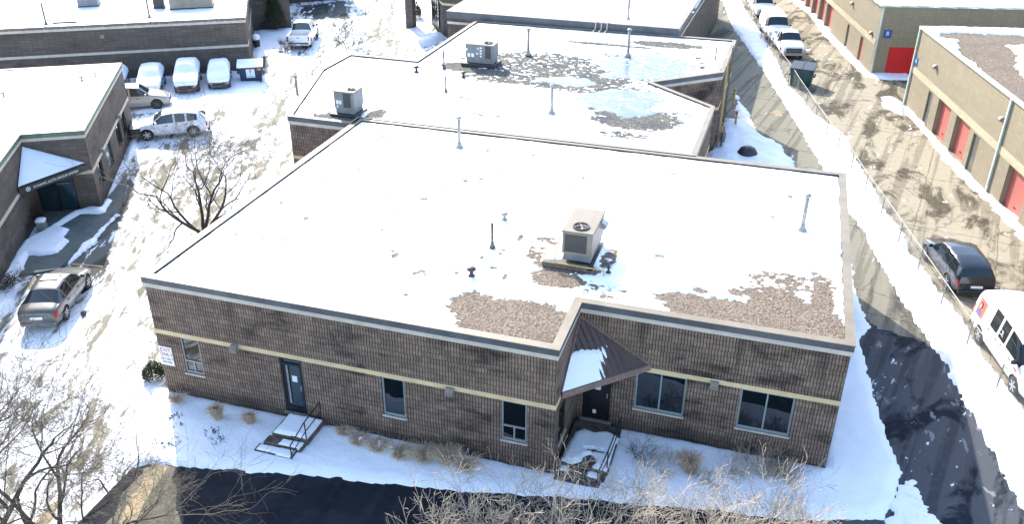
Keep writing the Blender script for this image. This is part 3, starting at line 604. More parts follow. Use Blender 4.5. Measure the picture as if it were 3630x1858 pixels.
mb = MB(); mb.add([A_+Vector((.1,-.1,-.6)), B_+Vector((.02,.02,-.17)), C_+Vector((-.05,-.02,-.17))], [(0,2,1)]); mb.add([A_+Vector((.1,-.1,-.62)), B_+Vector((.02,.02,-.19)), C_+Vector((-.05,-.02,-.19))], [(0,1,2)]); mb.build('soffit', 'trim', can)
# canopy snow: bary-grid thickness
def tri_snow(parent, A, B, C, n, fn, h, name='snow'):
    mb = MB(); idx = {}; N_ = n; nr = (B-A).cross(C-A).normalized(); nr = nr if nr.z > 0 else -nr
    def P_(i, j): return A+(B-A)*(i/N_)+(C-A)*(j/N_)
    val = {(i,j): fn(i/N_, j/N_) for i in range(N_+1) for j in range(N_+1-i)}
    for k_, v_ in val.items(): idx[k_] = len(mb.v); p = P_(*k_)+nr*(h*min(1, math.sqrt(max(v_,0))) if v_ > 0 else -.015); mb.v.append(tuple(p))
    for i in range(N_):
        for j in range(N_-i):
            for q in (((i,j),(i+1,j),(i,j+1)), ((i+1,j),(i+1,j+1),(i,j+1))):
                if all(z in val for z in q) and any(val[z] > 0 for z in q): mb.f.append([idx[z] for z in q]); mb.m.append(0)
    o = mb.build(name, 'snow', parent, True); return o
def cfn(u_, v_):
    x = float(fbm(u_*9, v_*9, 31)); streak = .16*math.sin((u_-v_)*60)
    d = min(1-u_-v_+.05, u_-.14-.18*(v_), .74-u_*.0-v_*1.35)  # keep to the lower left of the sheet
    d = min(u_+v_-.47-.25*v_, .52-v_-.15*(1-u_), u_-.1)
    return (d+(x-.5)*.06+(streak*.25 if v_ > .3 else 0))*14
tri_snow(can, A_, B_, C_, 90, cfn, .07, 'snow_cover')
# steps of the glass door: landing and two treads
def stairs(label, treads, m_='stepc', snow_=None, name='concrete_steps'):
    t = thing(name, label, 'steps', (treads[0][0], treads[0][1], 0))
    for k, (cx, cy, sx, sy, z0, z1) in enumerate(treads):
        mb = MB(); mb.bbox((cx,cy,(z0+z1)/2), (sx,sy,z1-z0), .025); mb.build('landing' if k == 0 else 'step', m_, t)
    return t
ST = stairs('left concrete steps with snow covered landing below the glass door', [(5.72,-.62,1.36,1.22,-.1,.385),(5.64,-1.42,1.42,.40,-.1,.285),(5.50,-1.80,1.42,.38,-.1,.215)])
sheet('snow_cover', [(5.10,-1.18),(6.36,-1.18),(6.36,-.12),(5.12,-.12)], .10, base=.385, edge=.12, rag=.03, res=.04, parent=ST, lump=.1, seed=41)
sheet('snow_cover', [(5.45,-1.60),(6.3,-1.60),(6.3,-1.25),(5.5,-1.25)], .05, base=.285, edge=.08, rag=.05, res=.03, parent=ST, seed=42)
sheet('snow_cover', [(4.85,-1.97),(6.15,-1.97),(6.15,-1.62),(4.85,-1.66)], .05, base=.215, edge=.08, rag=.03, res=.03, parent=ST, seed=43)
def railing(label, feet, tops, mids, m_='black', r_=.022):
    t = thing('handrail', label, 'handrail', feet[0])
    mb = MB(); mb.tube(tops, r_, 6); mb.build('top_rail', m_, t)
    mb = MB(); mb.tube(mids, r_*.85, 6); mb.build('lower_rail', m_, t)
    for f_, tp in zip(feet, tops if len(feet) == len(tops) else tops[:len(feet)]): mb = MB(); mb.tube([f_, tp], r_, 6); mb.build('post', m_, t)
    return t
railing('black tube handrail on the right side of the left concrete steps', [(6.22,-1.98,0),(6.34,-1.18,.3),(6.34,-.12,.3)], [(6.22,-1.98,.72),(6.34,-1.18,1.12),(6.34,-.12,1.16)], [(6.22,-1.98,.36),(6.34,-1.18,.72),(6.34,-.12,.76)])
ST2 = stairs('corner entrance concrete steps with snowy landing beside the stepped wall', [(15.52,1.55,1.66,2.4,-.1,.285),(15.50,.20,1.60,.36,-.1,.22),(15.45,-.12,1.50,.34,-.1,.175)], name='entrance_steps')
sheet('snow_cover', [(14.75,.50),(15.15,.42),(15.5,.7),(15.8,.48),(16.3,.42),(16.32,2.2),(15.9,2.35),(15.5,2.2),(15.1,2.3),(14.85,2.0)], .12, base=.285, edge=.14, rag=.05, res=.045, parent=ST2, seed=44, bare=[(15.65,.75,.25,.3,1.0),(15.75,1.25,.4,.12,.8)])
sheet('snow_cover', [(14.8,.1),(15.05,.08),(15.05,.36),(14.8,.36)], .05, base=.22, edge=.06, rag=.06, res=.03, parent=ST2, seed=45)
sheet('snow_cover', [(15.7,.08),(16.1,.08),(16.1,.36),(15.7,.36)], .05, base=.22, edge=.06, rag=.06, res=.03, parent=ST2, seed=46)
railing('black tube handrail on the right side of the corner entrance steps', [(16.12,-.18,0),(16.28,.55,.2),(16.36,2.3,.2)], [(16.12,-.18,.70),(16.28,.55,1.05),(16.36,2.3,1.08)], [(16.12,-.18,.38),(16.28,.55,.66),(16.36,2.3,.68)])

# ------------------------------------------------------------------ second building behind
P2 = [(-3.6,16.1),(-.02,16.1),(-.02,16.86),(16.65,16.86),(16.75,24.2),(12.9,27.45),(16.6,30.7),(16.7,38.3),(-1.2,38.0),(-1.32,27.35),(-5.8,27.45),(-5.9,23.9)]
B2 = thing('industrial_building', 'dark brown block building behind the largest one, with notched side and patchy snow roof', 'building', (0,17,0))
mb = MB(); mb.prism(P2, -.3, 4.78, top=False); mb.build('wall', 'block', B2)
mb = MB(); ring(mb, P2, .015, .02, 2.70, 2.87); mb.build('band', 'band', B2)
mb = MB(); ring(mb, P2, .035, .1, 4.57, 4.74); mb.build('trim', 'trim', B2)
mb = MB(); ring(mb, P2, .055, .1, 4.745, 4.98); mb.build('fascia', 'flash', B2)
mb = MB(); ring(mb, P2, .075, .18, 4.983, 5.012); mb.build('coping', 'coping', B2)
mb = MB(); mb.prism(offset_poly(P2,-.08), 4.5, 4.87); mb.build('roof', 'gravel2', B2)
sheet('roof_snow', offset_poly(P2,-.16), .06, base=4.868, edge=.08, rag=.06, rscale=3, res=.07, bscale=6.5, bk=.14, parent=B2, lump=.3, lscale=1.8, seed=22,
  bare=[(6,29,5.5,3.2,.60),(9,27,3.5,2.5,.66),(11.8,30.6,3.6,3.4,.60),(6,26.2,5,1.4,.62),(1.5,27.4,1.2,.9,.95),(3.6,26.8,1.6,.6,.9),(11.8,24.2,2.4,3.0,.62),(13.2,21.3,2.4,1.6,.78),(12.2,29.5,2.5,1.6,.5),(12.5,36.2,2.5,.8,.8),(9,35,3.5,.35,.75),
        (-.9,16.9,1.8,.45,.95),(-1.2,17.4,.9,.6,1.0),(.4,17.9,.5,.8,.8),(3.5,21.8,1.8,.3,.45),(6,19.5,2.4,.25,.45),(13,18.9,1.5,.5,.55),(15,22.8,1.2,.3,.5),(15.3,31.8,.3,.2,.8),(15.2,32.6,.3,.2,.8),(14.9,33.6,.25,.3,.8)])
M['icepool'] = noisy('refrozen_meltwater', (.06,.105,.17), (.11,.15,.20), 1.2, .3)
def pool(cx, cy, rx, ry, sd):
    pts = [(cx+rx*math.cos(2*math.pi*k/20), cy+ry*math.sin(2*math.pi*k/20)) for k in range(20)]
    sheet('meltwater', pts, .0008, base=4.8735, edge=.02, rag=1.1, rscale=1.1, res=.1, m='icepool', parent=B2, lump=0, seed=sd)
pool(12.0,30.8,3.2,3.2,3); pool(12.2,24.0,2.2,2.4,5); pool(8.0,26.4,2.0,.9,7)
# white triangular entrance canopy on its left wall
can = thing('canopy', 'small snow covered canopy low on the left wall of the second building', 'canopy', (-3.6,15.9,2.9))
A_, B_, C_ = Vector((-.1,16.0,3.75)), Vector((-2.6,16.02,2.95)), Vector((-.2,14.3,2.95))
mb = MB(); T = Vector((0,0,-.14)); mb.add([A_,B_,C_,A_+T,B_+T,C_+T], [(0,1,2),(5,4,3),(0,3,4,1),(1,4,5,2),(2,5,3,0)]); mb.build('roof_sheet', 'brownmetal', can)
tri_snow(can, A_, B_, C_, 24, lambda u_, v_: min(u_,v_,1-u_-v_)*8+.4, .09, 'snow_cover')
# gas risers, ladder and meters on its right wall
W5 = Wall((16.6,30.7),(16.7,38.3))
for k, (a_, m_, dz, nm, lb) in enumerate([(1.2,'gaspipe',5.3,'gas_pipe','yellow gas pipe nearest the notch on the right wall of the second building'),(1.6,'gaspipe',4.9,'gas_pipe','thin yellow gas pipe second from the notch on the right wall'),(.45,'hvac',5.0,'downspout','beige downspout on the right wall of the second building')]):
    mb = MB(); mb.tube([W5.P(a_,.14,0.1),W5.P(a_,.14,dz),W5.P(a_,-.3,dz)], .045, 8)
    for z_ in (1,2.2,3.6): W5.box(mb, a_-.07, a_+.07, 0, .16, z_, z_+.05)
    tag(mb.build(nm, m_), lb, 'pipe')
t = thing('wall_ladder', 'dark steel roof ladder with hooped handles on the right wall of the second building', 'ladder', W5.P(2.4,.2,0))
for s_ in (-.23,.23):
    mb = MB(); mb.tube([W5.P(2.4+s_,.25,.9),W5.P(2.4+s_,.25,5.9),W5.P(2.4+s_,-.7,5.9),W5.P(2.4+s_,-.7,4.95)], .025, 6); mb.build('rail', 'wood', t)
for k in range(15):
    mb = MB(); mb.tube([W5.P(2.17,.25,1.1+k*.3),W5.P(2.63,.25,1.1+k*.3)], .016, 6); mb.build('rung', 'wood', t)
t = thing('gas_meter', 'grey gas meter set with snow on top beside the right wall of the second building', 'gas meter', W5.P(.9,.3,0))
mb = MB()
for a_ in (.6,1.1): mb.bbox(W5.P(a_,.42,.75), (.32,.3,.42), .05)
mb.build('meter', 'hvacgrey', t)
mb = MB(); mb.tube([W5.P(.3,.4,.3),W5.P(.3,.4,1.15),W5.P(1.5,.4,1.15),W5.P(1.5,.4,.3)], .04, 6); mb.build('manifold', 'dkgrey', t)
for px, lb in (((16.82,32.84), 'short yellow bollard at the notch corner of the second building'), ((17.53,35.42), 'dark and yellow bollard standing in snow beside the gas meter'), ((17.02,40.22), 'tall rusty yellow bollard beside the lane')):
    t = thing('bollard', lb, 'bollard', (px[0],px[1],0), 0, 'bollards guarding the gas meter')
    mb = MB(); mb.lathe([(.07,-.1),(.07,1.15),(.05,1.2),(.0,1.21)], (px[0],px[1],0), 10); mb.build('post', 'gaspipe', t)
    mb = MB(); mb.lathe([(.074,1.02),(.074,1.1)], (px[0],px[1],0), 10); mb.build('band', 'dkgrey', t)

# ------------------------------------------------------------------ third building, behind it
H3 = 5.45
D = Vector((12.95,38.20)); Wc = (-3.5,38.35)
P3 = [(-3.5,38.35),(12.95,38.35),(13.4,62),(13.4,66),(-1.6,66),(-3.5,62)]
B3 = thing('industrial_building', 'plain snow roofed block building with dark parapet at the top centre', 'building', (0,40,0))
mb = MB(); mb.prism(P3, -.3, H3-.22, top=False); mb.build('wall', 'block_w', B3)
mb = MB(); ring(mb, P3, .02, .05, 4.55, 4.72); mb.build('trim', 'trim', B3)
mb = MB(); ring(mb, P3, .04, .1, H3-.5, H3-.02); mb.build('fascia', 'flash', B3)
mb = MB(); ring(mb, P3, .06, .2, H3-.017, H3+.01); mb.build('coping', 'coping', B3)
mb = MB(); mb.prism(offset_poly(P3,-.08), 4.9, H3-.1); mb.build('roof', 'gravel2', B3)
sheet('roof_snow', offset_poly(P3,-.06), .12, base=H3-.11, edge=.12, rag=.04, res=.25, parent=B3, seed=24)
# its pillared entrance on the left
WP = [(-9.3,50.6),(-3.45,47.2),(-3.45,62),(-9.8,62)]
t = thing('entrance_porch', 'brown brick entrance block with tall windows and a square pillar at the top centre', 'building', (-9,52,0))
mb = MB(); mb.prism([(-8.9,51.2),(-3.52,50.6),(-3.52,62),(-11.0,62),(-11.6,55.2)], -.2, 5.0); mb.build('wall', 'block_w', t)
mb = MB(); ring(mb, [(-8.9,51.2),(-3.52,50.6),(-3.52,62),(-11.0,62),(-11.6,55.2)], .03, .05, 2.8, 3.0); mb.build('band', 'band', t)
Wp = Wall((-11.6,55.2),(-8.9,51.2)); window(t, Wp, .9, 3.6, .5, 2.9, 'dkgrey', 'glass', mull=(.33,.66), rail=1.9, rec=-.07, sill=None)
mb = MB(); px = (-12.75,52.81); mb.box(px[0]-.36,px[1]-.1,-.1,px[0]+.36,px[1]+.6,3.6); mb.build('pillar', 'block_w', t)
mb = MB(); mb.box(px[0]-.39,px[1]-.13,2.75,px[0]+.39,px[1]+.63,2.95); mb.build('pillar_band', 'band', t)
mb = MB(); mb.prism([(px[0]-.8,px[1]-.5),(-8.5,51.0),(-9,62),(px[0]-1,62)], 3.6, 4.9); mb.build('canopy_roof', 'flash', t)
sheet('roof_snow', [(-8.8,51.5),(-3.6,50.8),(-3.6,61.9),(-11.0,61.9),(-11.4,55.2)], .1, base=5.0, edge=.1, rag=.04, res=.3, parent=t, seed=35)

# ------------------------------------------------------------------ left building with corner entrance (angled)
HL = 4.4
n0, ne, nw_, wg = Vector((-13.20,12.49)), Vector((-19.32,23.06)), Vector((-15.73,10.86)), Vector((-14.09,8.10))
t1 = (ne-n0).normalized(); t2 = Vector((-t1.y, t1.x))          # along the long wall, and away from the lot
inner = n0+t2*2.95; wing = inner-t1*11
PL = [tuple(wing), tuple(wing+t2*0+t2*13), tuple(ne+t2*16), tuple(ne), tuple(n0), tuple(inner)][::1]
A2 = sum(PL[i][0]*PL[(i+1)%6][1]-PL[(i+1)%6][0]*PL[i][1] for i in range(6))
if A2 < 0: PL = PL[::-1]
BL1 = thing('shop_building', 'dark brown block building at the left with triangular canopy over its glass entrance', 'building', (n0.x,n0.y,0), 0)
mb = MB(); mb.prism(PL, -.3, HL-.2, top=False); wallo = mb.build('wall', 'block_w', BL1)
WE = Wall(n0, ne); WI = Wall(inner, n0); WW = Wall(wing, inner)
cut = MB(); wins = [(1.0,2.3,.7,2.0),(3.6,5.1,.7,2.02),(7.0,8.4,.7,2.02),(9.0,10.3,.7,2.02)]
for a0, a1, z0, z1 in wins: WE.box(cut, a0, a1, -.2, .3, z0, z1)
WI.box(cut, .1, 1.95, -.25, .3, .08, 2.25); bake_cut(wallo, cut)
mb = MB(); ring(mb, PL, .015, .02, 2.05, 2.25); mb.build('band', 'trim', BL1)
mb = MB(); ring(mb, PL, .035, .1, HL-.40, HL-.24); mb.build('trim', 'trim', BL1)
mb = MB(); ring(mb, PL, .055, .1, HL-.237, HL-.02); mb.build('fascia', 'coping_dkgreen', BL1)
mb = MB(); ring(mb, PL, .075, .2, HL-.017, HL+.01); mb.build('coping', 'coping_dkgreen', BL1)
mb = MB(); mb.prism(offset_poly(PL,-.08), HL-.5, HL-.13); mb.build('roof', 'gravel2', BL1)
sheet('roof_snow', offset_poly(PL,-.12), .12, base=HL-.14, edge=.12, rag=.03, res=.12, parent=BL1, lump=.3, seed=25)
M['glassblue'] = mat('shop_window_glass', (.05,.10,.12), .05, 0, .8)
for k, (a0, a1, z0, z1) in enumerate(wins): window(BL1, WE, a0, a1, z0, z1, 'dkgrey', 'glassblue' if k == 1 else 'glass', mull=(.5,) if k > 1 else (), sill=None, rec=.12)
e_ = MB(); WI.box(e_, .1, .18, -.2, -.1, .08, 2.25); WI.box(e_, 1.87, 1.95, -.2, -.1, .08, 2.25); WI.box(e_, .98, 1.06, -.2, -.1, .08, 2.25); WI.box(e_, .18, 1.87, -.199, -.101, 1.95, 2.03)
o = e_.build('glass_entrance', 'black', BL1)
e_ = MB(); WI.box(e_, .12, 1.93, -.24, -.17, .1, 2.23); e_.build('pane', 'doorglass', o)
e_ = MB(); WI.box(e_, 1.1, 1.75, -.1, -.06, 1.6, 1.63); e_.build('handle', 'steel', o)
for a_, z_, lb in ((6.1,2.35,'small dark wall lamp over the windows of the left shop building'),(.5,2.35,'small dark wall lamp nearest the corner of the left shop building')):
    wall_lamp(WE, a_+2, z_, lb, .2)
# canopy
can = thing('canopy', 'triangular snow covered canopy with lettered black fascia on the left building', 'canopy', (inner.x,inner.y,2.5))
A_ = Vector((*(inner+WI.n*.05),3.72)); C_ = Vector((*(n0+WI.n*.06-WI.t*.25),2.62)); B_ = Vector((*(inner-t1*2.35-t2*.05),2.5))
mb = MB(); T = Vector((0,0,-.06)); mb.add([A_,B_,C_,A_+T,B_+T,C_+T], [(0,1,2),(5,4,3),(0,3,4,1),(1,4,5,2),(2,5,3,0)]); mb.build('roof_sheet', 'brownmetal', can)
tri_snow(can, A_, B_, C_, 30, lambda u_, v_: min(u_,v_)*10+.5, .12, 'snow_cover')
fd = (C_-B_); fd.z = 0; fd.normalize(); fn_ = Vector((fd.y,-fd.x,0)); fn_ = fn_ if fn_.dot(Vector((1,-1,0))) > 0 else -fn_
F1 = [B_+Vector((0,0,-.02)), C_+Vector((0,0,-.02)), C_+Vector((0,0,-.34)), B_+Vector((0,0,-.34))]
mb = MB(); mb.add(F1+[p+fn_*.06 for p in F1], [(3,2,1,0),(4,5,6,7),(0,1,5,4),(1,2,6,5),(2,3,7,6),(3,0,4,7)])
M['fasciablk'] = mat('dark_green_black_fascia', (.018,.03,.028), .5); mb.build('fascia', 'fasciablk', can)
up = Vector((0,0,1)); mid = (B_+C_)/2+fn_*.065+Vector((0,0,-.19)); sl_ = (C_-B_).normalized(); upv = fn_.cross(sl_); upv = upv if upv.z > 0 else -upv
text_mesh('lettering', 'DYNAMIC AUTO GROUP LIMITED', .155, 'white', mid+sl_*.12, [sl_, upv, fn_], can)
mb = MB(); c_ = mid-sl_*1.32
mb.add([c_+sl_*math.cos(k*math.pi/9)*rr+upv*math.sin(k*math.pi/9)*rr for rr in (.11,.075) for k in range(18)], [(k,(k+1)%18,18+(k+1)%18,18+k) for k in range(18)])
mb.add([c_+sl_*x+upv*y+fn_*.002 for x,y in ((-.05,-.03),(.05,-.03),(0,.06))], [(0,1,2)]); mb.build('emblem', 'white', can)
# planter boxes by the entrance
px = (-14.23,9.49)
t = thing('planter_box', 'small concrete bin with a cap of snow beside the shop entrance', 'planter', (px[0],px[1],0))
mb = MB(); mb.bbox((px[0],px[1],.32), (.42,.42,.5), .03, .5); mb.build('box', 'conc', t)
mb = MB(); mb.bbox((px[0],px[1],.63), (.46,.46,.14), .06, .5); mb.build('snow_cover', 'snow', t, True)

# ------------------------------------------------------------------ long building at the far left
HB = 4.1
s0, s1 = Vector((-33.94,28.49)), Vector((-19.42,37.11)); tt_ = (s1-s0).normalized(); tn = Vector((-tt_.y, tt_.x)); s00 = s0-tt_*12
PB = [tuple(s00), tuple(s1), tuple(s1+tn*18), tuple(s00+tn*18)]
BLD = thing('industrial_building', 'long dark brick building with two tan bands and snow roof at the far left', 'building', (s1.x,s1.y,0))
mb = MB(); mb.prism(PB, -.3, HB-.18, top=False); mb.build('wall', 'block_w', BLD)
mb = MB(); ring(mb, PB, .02, .03, 1.87, 2.06); mb.build('band', 'trim', BLD)
mb = MB(); ring(mb, PB, .035, .1, HB-.38, HB-.2); mb.build('trim', 'trim', BLD)
mb = MB(); ring(mb, PB, .055, .1, HB-.197, HB-.02); mb.build('fascia', 'coping_brown', BLD)
mb = MB(); ring(mb, PB, .075, .2, HB-.017, HB+.01); mb.build('coping', 'coping_dkgreen', BLD)
mb = MB(); mb.prism(offset_poly(PB,-.08), HB-.5, HB-.13); mb.build('roof', 'gravel2', BLD)
sheet('roof_snow', offset_poly(PB,-.1), .12, base=HB-.14, edge=.12, rag=.04, res=.2, parent=BLD, lump=.35, seed=26, bare=[(-24.,37.5,1.6,.4,.5)])
WB = Wall(s0, s1); t = wall_lamp(WB, 6.7, 3.25, 'small white wall lamp on the long dark building above the snowy cars', .3)
WBe = Wall(s1, s1+tn*18)
for k, a_ in enumerate((1.6,3.2)):
    mb = MB(); WBe.box(mb, a_-.05, a_+.05, 0, .1, .05, HB-.4); tag(mb.build('downspout', 'hvac'), ['beige downspout nearest the front corner of the long dark building','beige downspout further back on the end wall of the long dark building'][k], 'downspout')
mb = MB(); q = WBe.P(.3,.25,0); mb.lathe([(.1,-.1),(.1,1.0),(.06,1.06),(0,1.07)], (q[0],q[1],0), 10)
tag(mb.build('bollard', 'gaspipe'), 'orange bollard beside the blue dumpster at the building corner', 'bollard', 'bollards guarding the gas meter' if 0 else None)
# dark building beyond it
q0, q1 = Vector((-26.08,47.93)), Vector((-23.20,49.99)); Wq = (q1-q0).normalized(); qn = Vector((-Wq.y,Wq.x)); a_ = q1-Wq*12
PQ = [tuple(a_), tuple(q1), tuple(q1+qn*16), tuple(a_+qn*16)]
BQ = thing('industrial_building', 'dark brick building with one tan band behind the white pickup at the top left', 'building', (q1.x,q1.y,0))
mb = MB(); mb.prism(PQ, -.3, 5.0); mb.build('wall', 'block_w', BQ)
mb = MB(); ring(mb, PQ, .02, .05, 3.0, 3.2); mb.build('band', 'trim', BQ)
mb = MB(); ring(mb, PQ, .05, .2, 4.7, 5.02); mb.build('coping', 'flash', BQ)
sheet('roof_snow', offset_poly(PQ,-.15), .1, base=4.99, edge=.1, rag=.04, res=.4, parent=BQ, seed=33)
# darker building at the top edge
BR = thing('industrial_building', 'dark building cut off by the top edge above the shaded pavement', 'building', (-24,68,0))
v0, v1 = Vector((-27.98,59.34)), Vector((-23.85,62.79)); Wv = (v1-v0).normalized(); vn = Vector((-Wv.y,Wv.x))
PV = [tuple(v0-Wv*3), tuple(v1), tuple(v1+vn*12), tuple(v0-Wv*3+vn*12)]
mb = MB(); mb.prism(PV, -.3, 5.0); mb.build('wall', 'block_w', BR)
mb = MB(); ring(mb, PV, .05, .2, 4.7, 5.02); mb.build('coping', 'flash', BR)

sheet('roof_snow', offset_poly(PV if sum(PV[i][0]*PV[(i+1)%4][1]-PV[(i+1)%4][0]*PV[i][1] for i in range(4)) > 0 else PV[::-1],-.15), .1, base=4.99, edge=.1, rag=.04, res=.4, parent=BR, seed=34)
# ------------------------------------------------------------------ storage buildings at the right
def wall_pts(p, q): return Vector(p), Vector(q)
HA = 5.5
a0_, a1_ = Vector((28.5,44.05)), Vector((31.85,28.5)); ta = (a1_-a0_).normalized(); na = Vector((-ta.y, ta.x))   # na points away from the lane (east)
PA = [tuple(a0_), tuple(a0_+ta*46), tuple(a0_+ta*46+na*16), tuple(a0_+na*16)]
A2 = sum(PA[i][0]*PA[(i+1)%4][1]-PA[(i+1)%4][0]*PA[i][1] for i in range(4))
WA = Wall(a0_, a0_+ta*46); WA.n = -na if WA.n.dot(na) > 0 else WA.n
BA = thing('storage_building', 'beige block self storage building with pink red roller doors along the right edge', 'building', (a0_.x,a0_.y,0))
if A2 < 0: PA = PA[::-1]
mb = MB(); mb.prism(PA, -.3, HA-.1, top=False); wallo = mb.build('wall', 'block_beige', BA)
DA = [(5.75,7.95),(8.9,11.15),(16.75,19.2),(20.2,22.4),(23.4,25.6)]; NA_ = [(3.8,4.65),(11.75,12.7),(26.6,27.4)]
cut = MB()
for a0, a1 in DA: WA.box(cut, a0, a1, -.35, .3, .02, 2.33)
for a0, a1 in NA_: WA.box(cut, a0, a1, -.2, .3, .02, 2.25)
bake_cut(wallo, cut)
M['rollred'] = mat('red_roller_door', (.45,.12,.09), .55); T_ = NT(M['rollred']); sp = T_.n('ShaderNodeSeparateXYZ'); T_.l(T_.uv(), sp.inputs[0])
fr = T_.m('FRACT', T_.m('DIVIDE', sp.outputs[1], .085)); T_.l(T_.mix(T_.ramp(fr, .55, .95), (.45,.13,.10), (.28,.05,.04)), T_.b.inputs['Base Color']); T_.bump(T_.m('ABSOLUTE', T_.m('SUBTRACT', fr, .5)), .8, .03)
M['doorgrey'] = noisy('grey_steel_door', (.12,.12,.10), (.09,.09,.08), 2, .5)
def roller(parent, W, a0, a1, z1=2.33, rec=.3, h=None):
    mb = MB(); W.box(mb, a0+.02, a1-.02, -rec-.05, -rec+.02, .02, z1-.01); o = mb.build('roller_door', 'rollred', parent)
    if h != 0: mb = MB(); W.box(mb, (a0+a1)/2-.1, (a0+a1)/2+.1, -rec+.02, -rec+.06, .35, .42); mb.build('handle', 'dkgrey', o)
for a0, a1 in DA: roller(BA, WA, a0, a1)
for a0, a1 in NA_: mb = MB(); WA.box(mb, a0+.01, a1-.01, -.16, -.1, .02, 2.24); mb.build('service_door', 'doorgrey', BA)
mb = MB(); WA.box(mb, .1, 46, 0.002, .03, 2.38, 2.82); mb.build('band', 'block_band', BA)
mb = MB(); ring(mb, PA, .12, .12, HA-.13, HA); mb.build('gutter', 'coping_green', BA)
mb = MB(); mb.prism(offset_poly(PA,-.06), HA-.4, HA-.05); mb.build('roof', 'gravel', BA)
cA = a0_+na*4.2+ta*5
sheet('roof_snow', offset_poly(PA,-.05), .14, base=HA-.055, edge=.1, rag=.05, res=.14, parent=BA, seed=27, lump=.3,
  bare=[(a0_.x+3.6,a0_.y-2.3,2.6,1.4,1.3),(a0_.x+3.2,a0_.y-5.5,1.5,4.2,1.25),(a0_.x+3.3,a0_.y-10,1.1,4,1.2),(a0_.x+6.5,a0_.y-1.6,3,1.1,1.3),(a0_.x+4.2,a0_.y-14.5,1.6,2.0,1.3)])
for k, (a_, lb) in enumerate(((.05,'white downspout at the far corner of the nearer storage building'),(15.2,'white downspout between roller doors of the nearer storage building'))):
    mb = MB(); WA.box(mb, a_-.06, a_+.08, .031, .13, .1, HA-.13); tag(mb.build('downspout', 'coping_green'), lb, 'downspout', 'downspouts on the storage buildings')
wall_lamp(WA, 4.1, 3.9, 'small wall lamp above the first grey door of the nearer storage building', .26, group='wall lamps on the storage buildings'); wall_lamp(WA, 14.7, 4.1, 'small wall lamp beside the middle downspout of the nearer storage building', .26, group='wall lamps on the storage buildings')
t = thing('building_sign', 'small blue letter A sign on the corner of the nearer storage building', 'sign', WA.P(.4,.03,3.2)); M['blue'] = mat('blue_sign', (.015,.07,.28), .5)
Wn = Wall(a0_+na*2, a0_)
mb = MB(); WA.box(mb, .15, .75, .0, .03, 2.95, 3.5); mb.build('panel', 'blue', t); text_mesh('lettering', 'A', .42, 'white', WA.P(.45,.034,3.25), WA.rot(), t)
# second storage building
HBB = 5.35
b0_ = Vector((26.44,50.9)); tb = (Vector((23.31,64.5))-b0_).normalized(); nb_ = Vector((-tb.y,tb.x)); nb_ = nb_ if nb_.x > 0 else -nb_
PBB = [tuple(b0_), tuple(b0_+nb_*22), tuple(b0_+nb_*22+tb*45), tuple(b0_+tb*45)]
BB = thing('storage_building', 'beige block storage building with a bright red end door and a letter B sign', 'building', (b0_.x,b0_.y,0))
mb = MB(); mb.prism(PBB, -.3, HBB-.1, top=False); wallo = mb.build('wall', 'block_beige', BB)
WBB = Wall(b0_+tb*45, b0_); LBB = 45; WBS = Wall(b0_, b0_+nb_*22)
M['block_grey'] = M['block_beige']
DB = [12.7+2.65*k for k in range(10)]; cut = MB()
for d_ in DB: WBB.box(cut, LBB-d_-2.3, LBB-d_, -.4, .3, .02, 2.25)
WBB.box(cut, LBB-7.8, LBB-7.05, -.2, .3, .02, 2.1); WBB.box(cut, LBB-3.75, LBB-2.85, -.25, .3, .02, 2.1); WBS.box(cut, 1.1, 3.75, -.12, .3, .02, 2.2)
bake_cut(wallo, cut)
for d_ in DB: roller(BB, WBB, LBB-d_-2.3, LBB-d_, 2.25, .33, 0)
mb = MB(); WBB.box(mb, LBB-7.8, LBB-7.05, -.16, -.1, .02, 2.09); mb.build('service_door', 'doorgrey', BB)
mb = MB(); WBB.box(mb, LBB-3.75, LBB-2.85, -.2, -.14, .02, 2.09); o = mb.build('service_door', 'rollred', BB); o['label'] = 'narrow dark red door'
M['rollred2'] = mat('bright_red_door', (.55,.01,.014), .5); mb = MB(); WBS.box(mb, 1.11, 3.74, -.1, -.04, .02, 2.19); o = mb.build('roller_door', 'rollred2', BB); o['label'] = 'bright red roller door on the end wall'
mb = MB(); WBB.box(mb, 0, LBB-.02, 0.002, .03, 2.3, 2.72); mb.build('band', 'block_band', BB)
mb = MB(); ring(mb, PBB, .12, .12, HBB-.13, HBB); mb.build('gutter', 'coping_green', BB)
mb = MB(); mb.prism(offset_poly(PBB,-.06), HBB-.4, HBB-.05); mb.build('roof', 'gravel2', BB)
sheet('roof_snow', offset_poly(PBB,-.02), .14, base=HBB-.055, edge=.1, rag=.04, res=.3, parent=BB, seed=28)
mb = MB(); WBS.box(mb, .02, .14, .01, .12, .1, HBB-.13); tag(mb.build('downspout', 'coping_green'), 'white downspout at the corner of the farther storage building', 'downspout', 'downspouts on the storage buildings')
wall_lamp(WBB, LBB-7.4, 3.85, 'small wall lamp above the grey door of the farther storage building', .28, group='wall lamps on the storage buildings')
wall_lamp(WBB, LBB-1.2, 2.95, 'small wall lamp near the corner of the farther storage building', .24, group='wall lamps on the storage buildings')
t = thing('building_sign', 'small blue letter B sign on the end wall of the farther storage building', 'sign', WBS.P(.75,.03,3.2))
mb = MB(); WBS.box(mb, .45, 1.05, .0, .03, 2.9, 3.5); mb.build('panel', 'blue', t); text_mesh('lettering', 'B', .42, 'white', WBS.P(.75,.034,3.22), WBS.rot(), t)

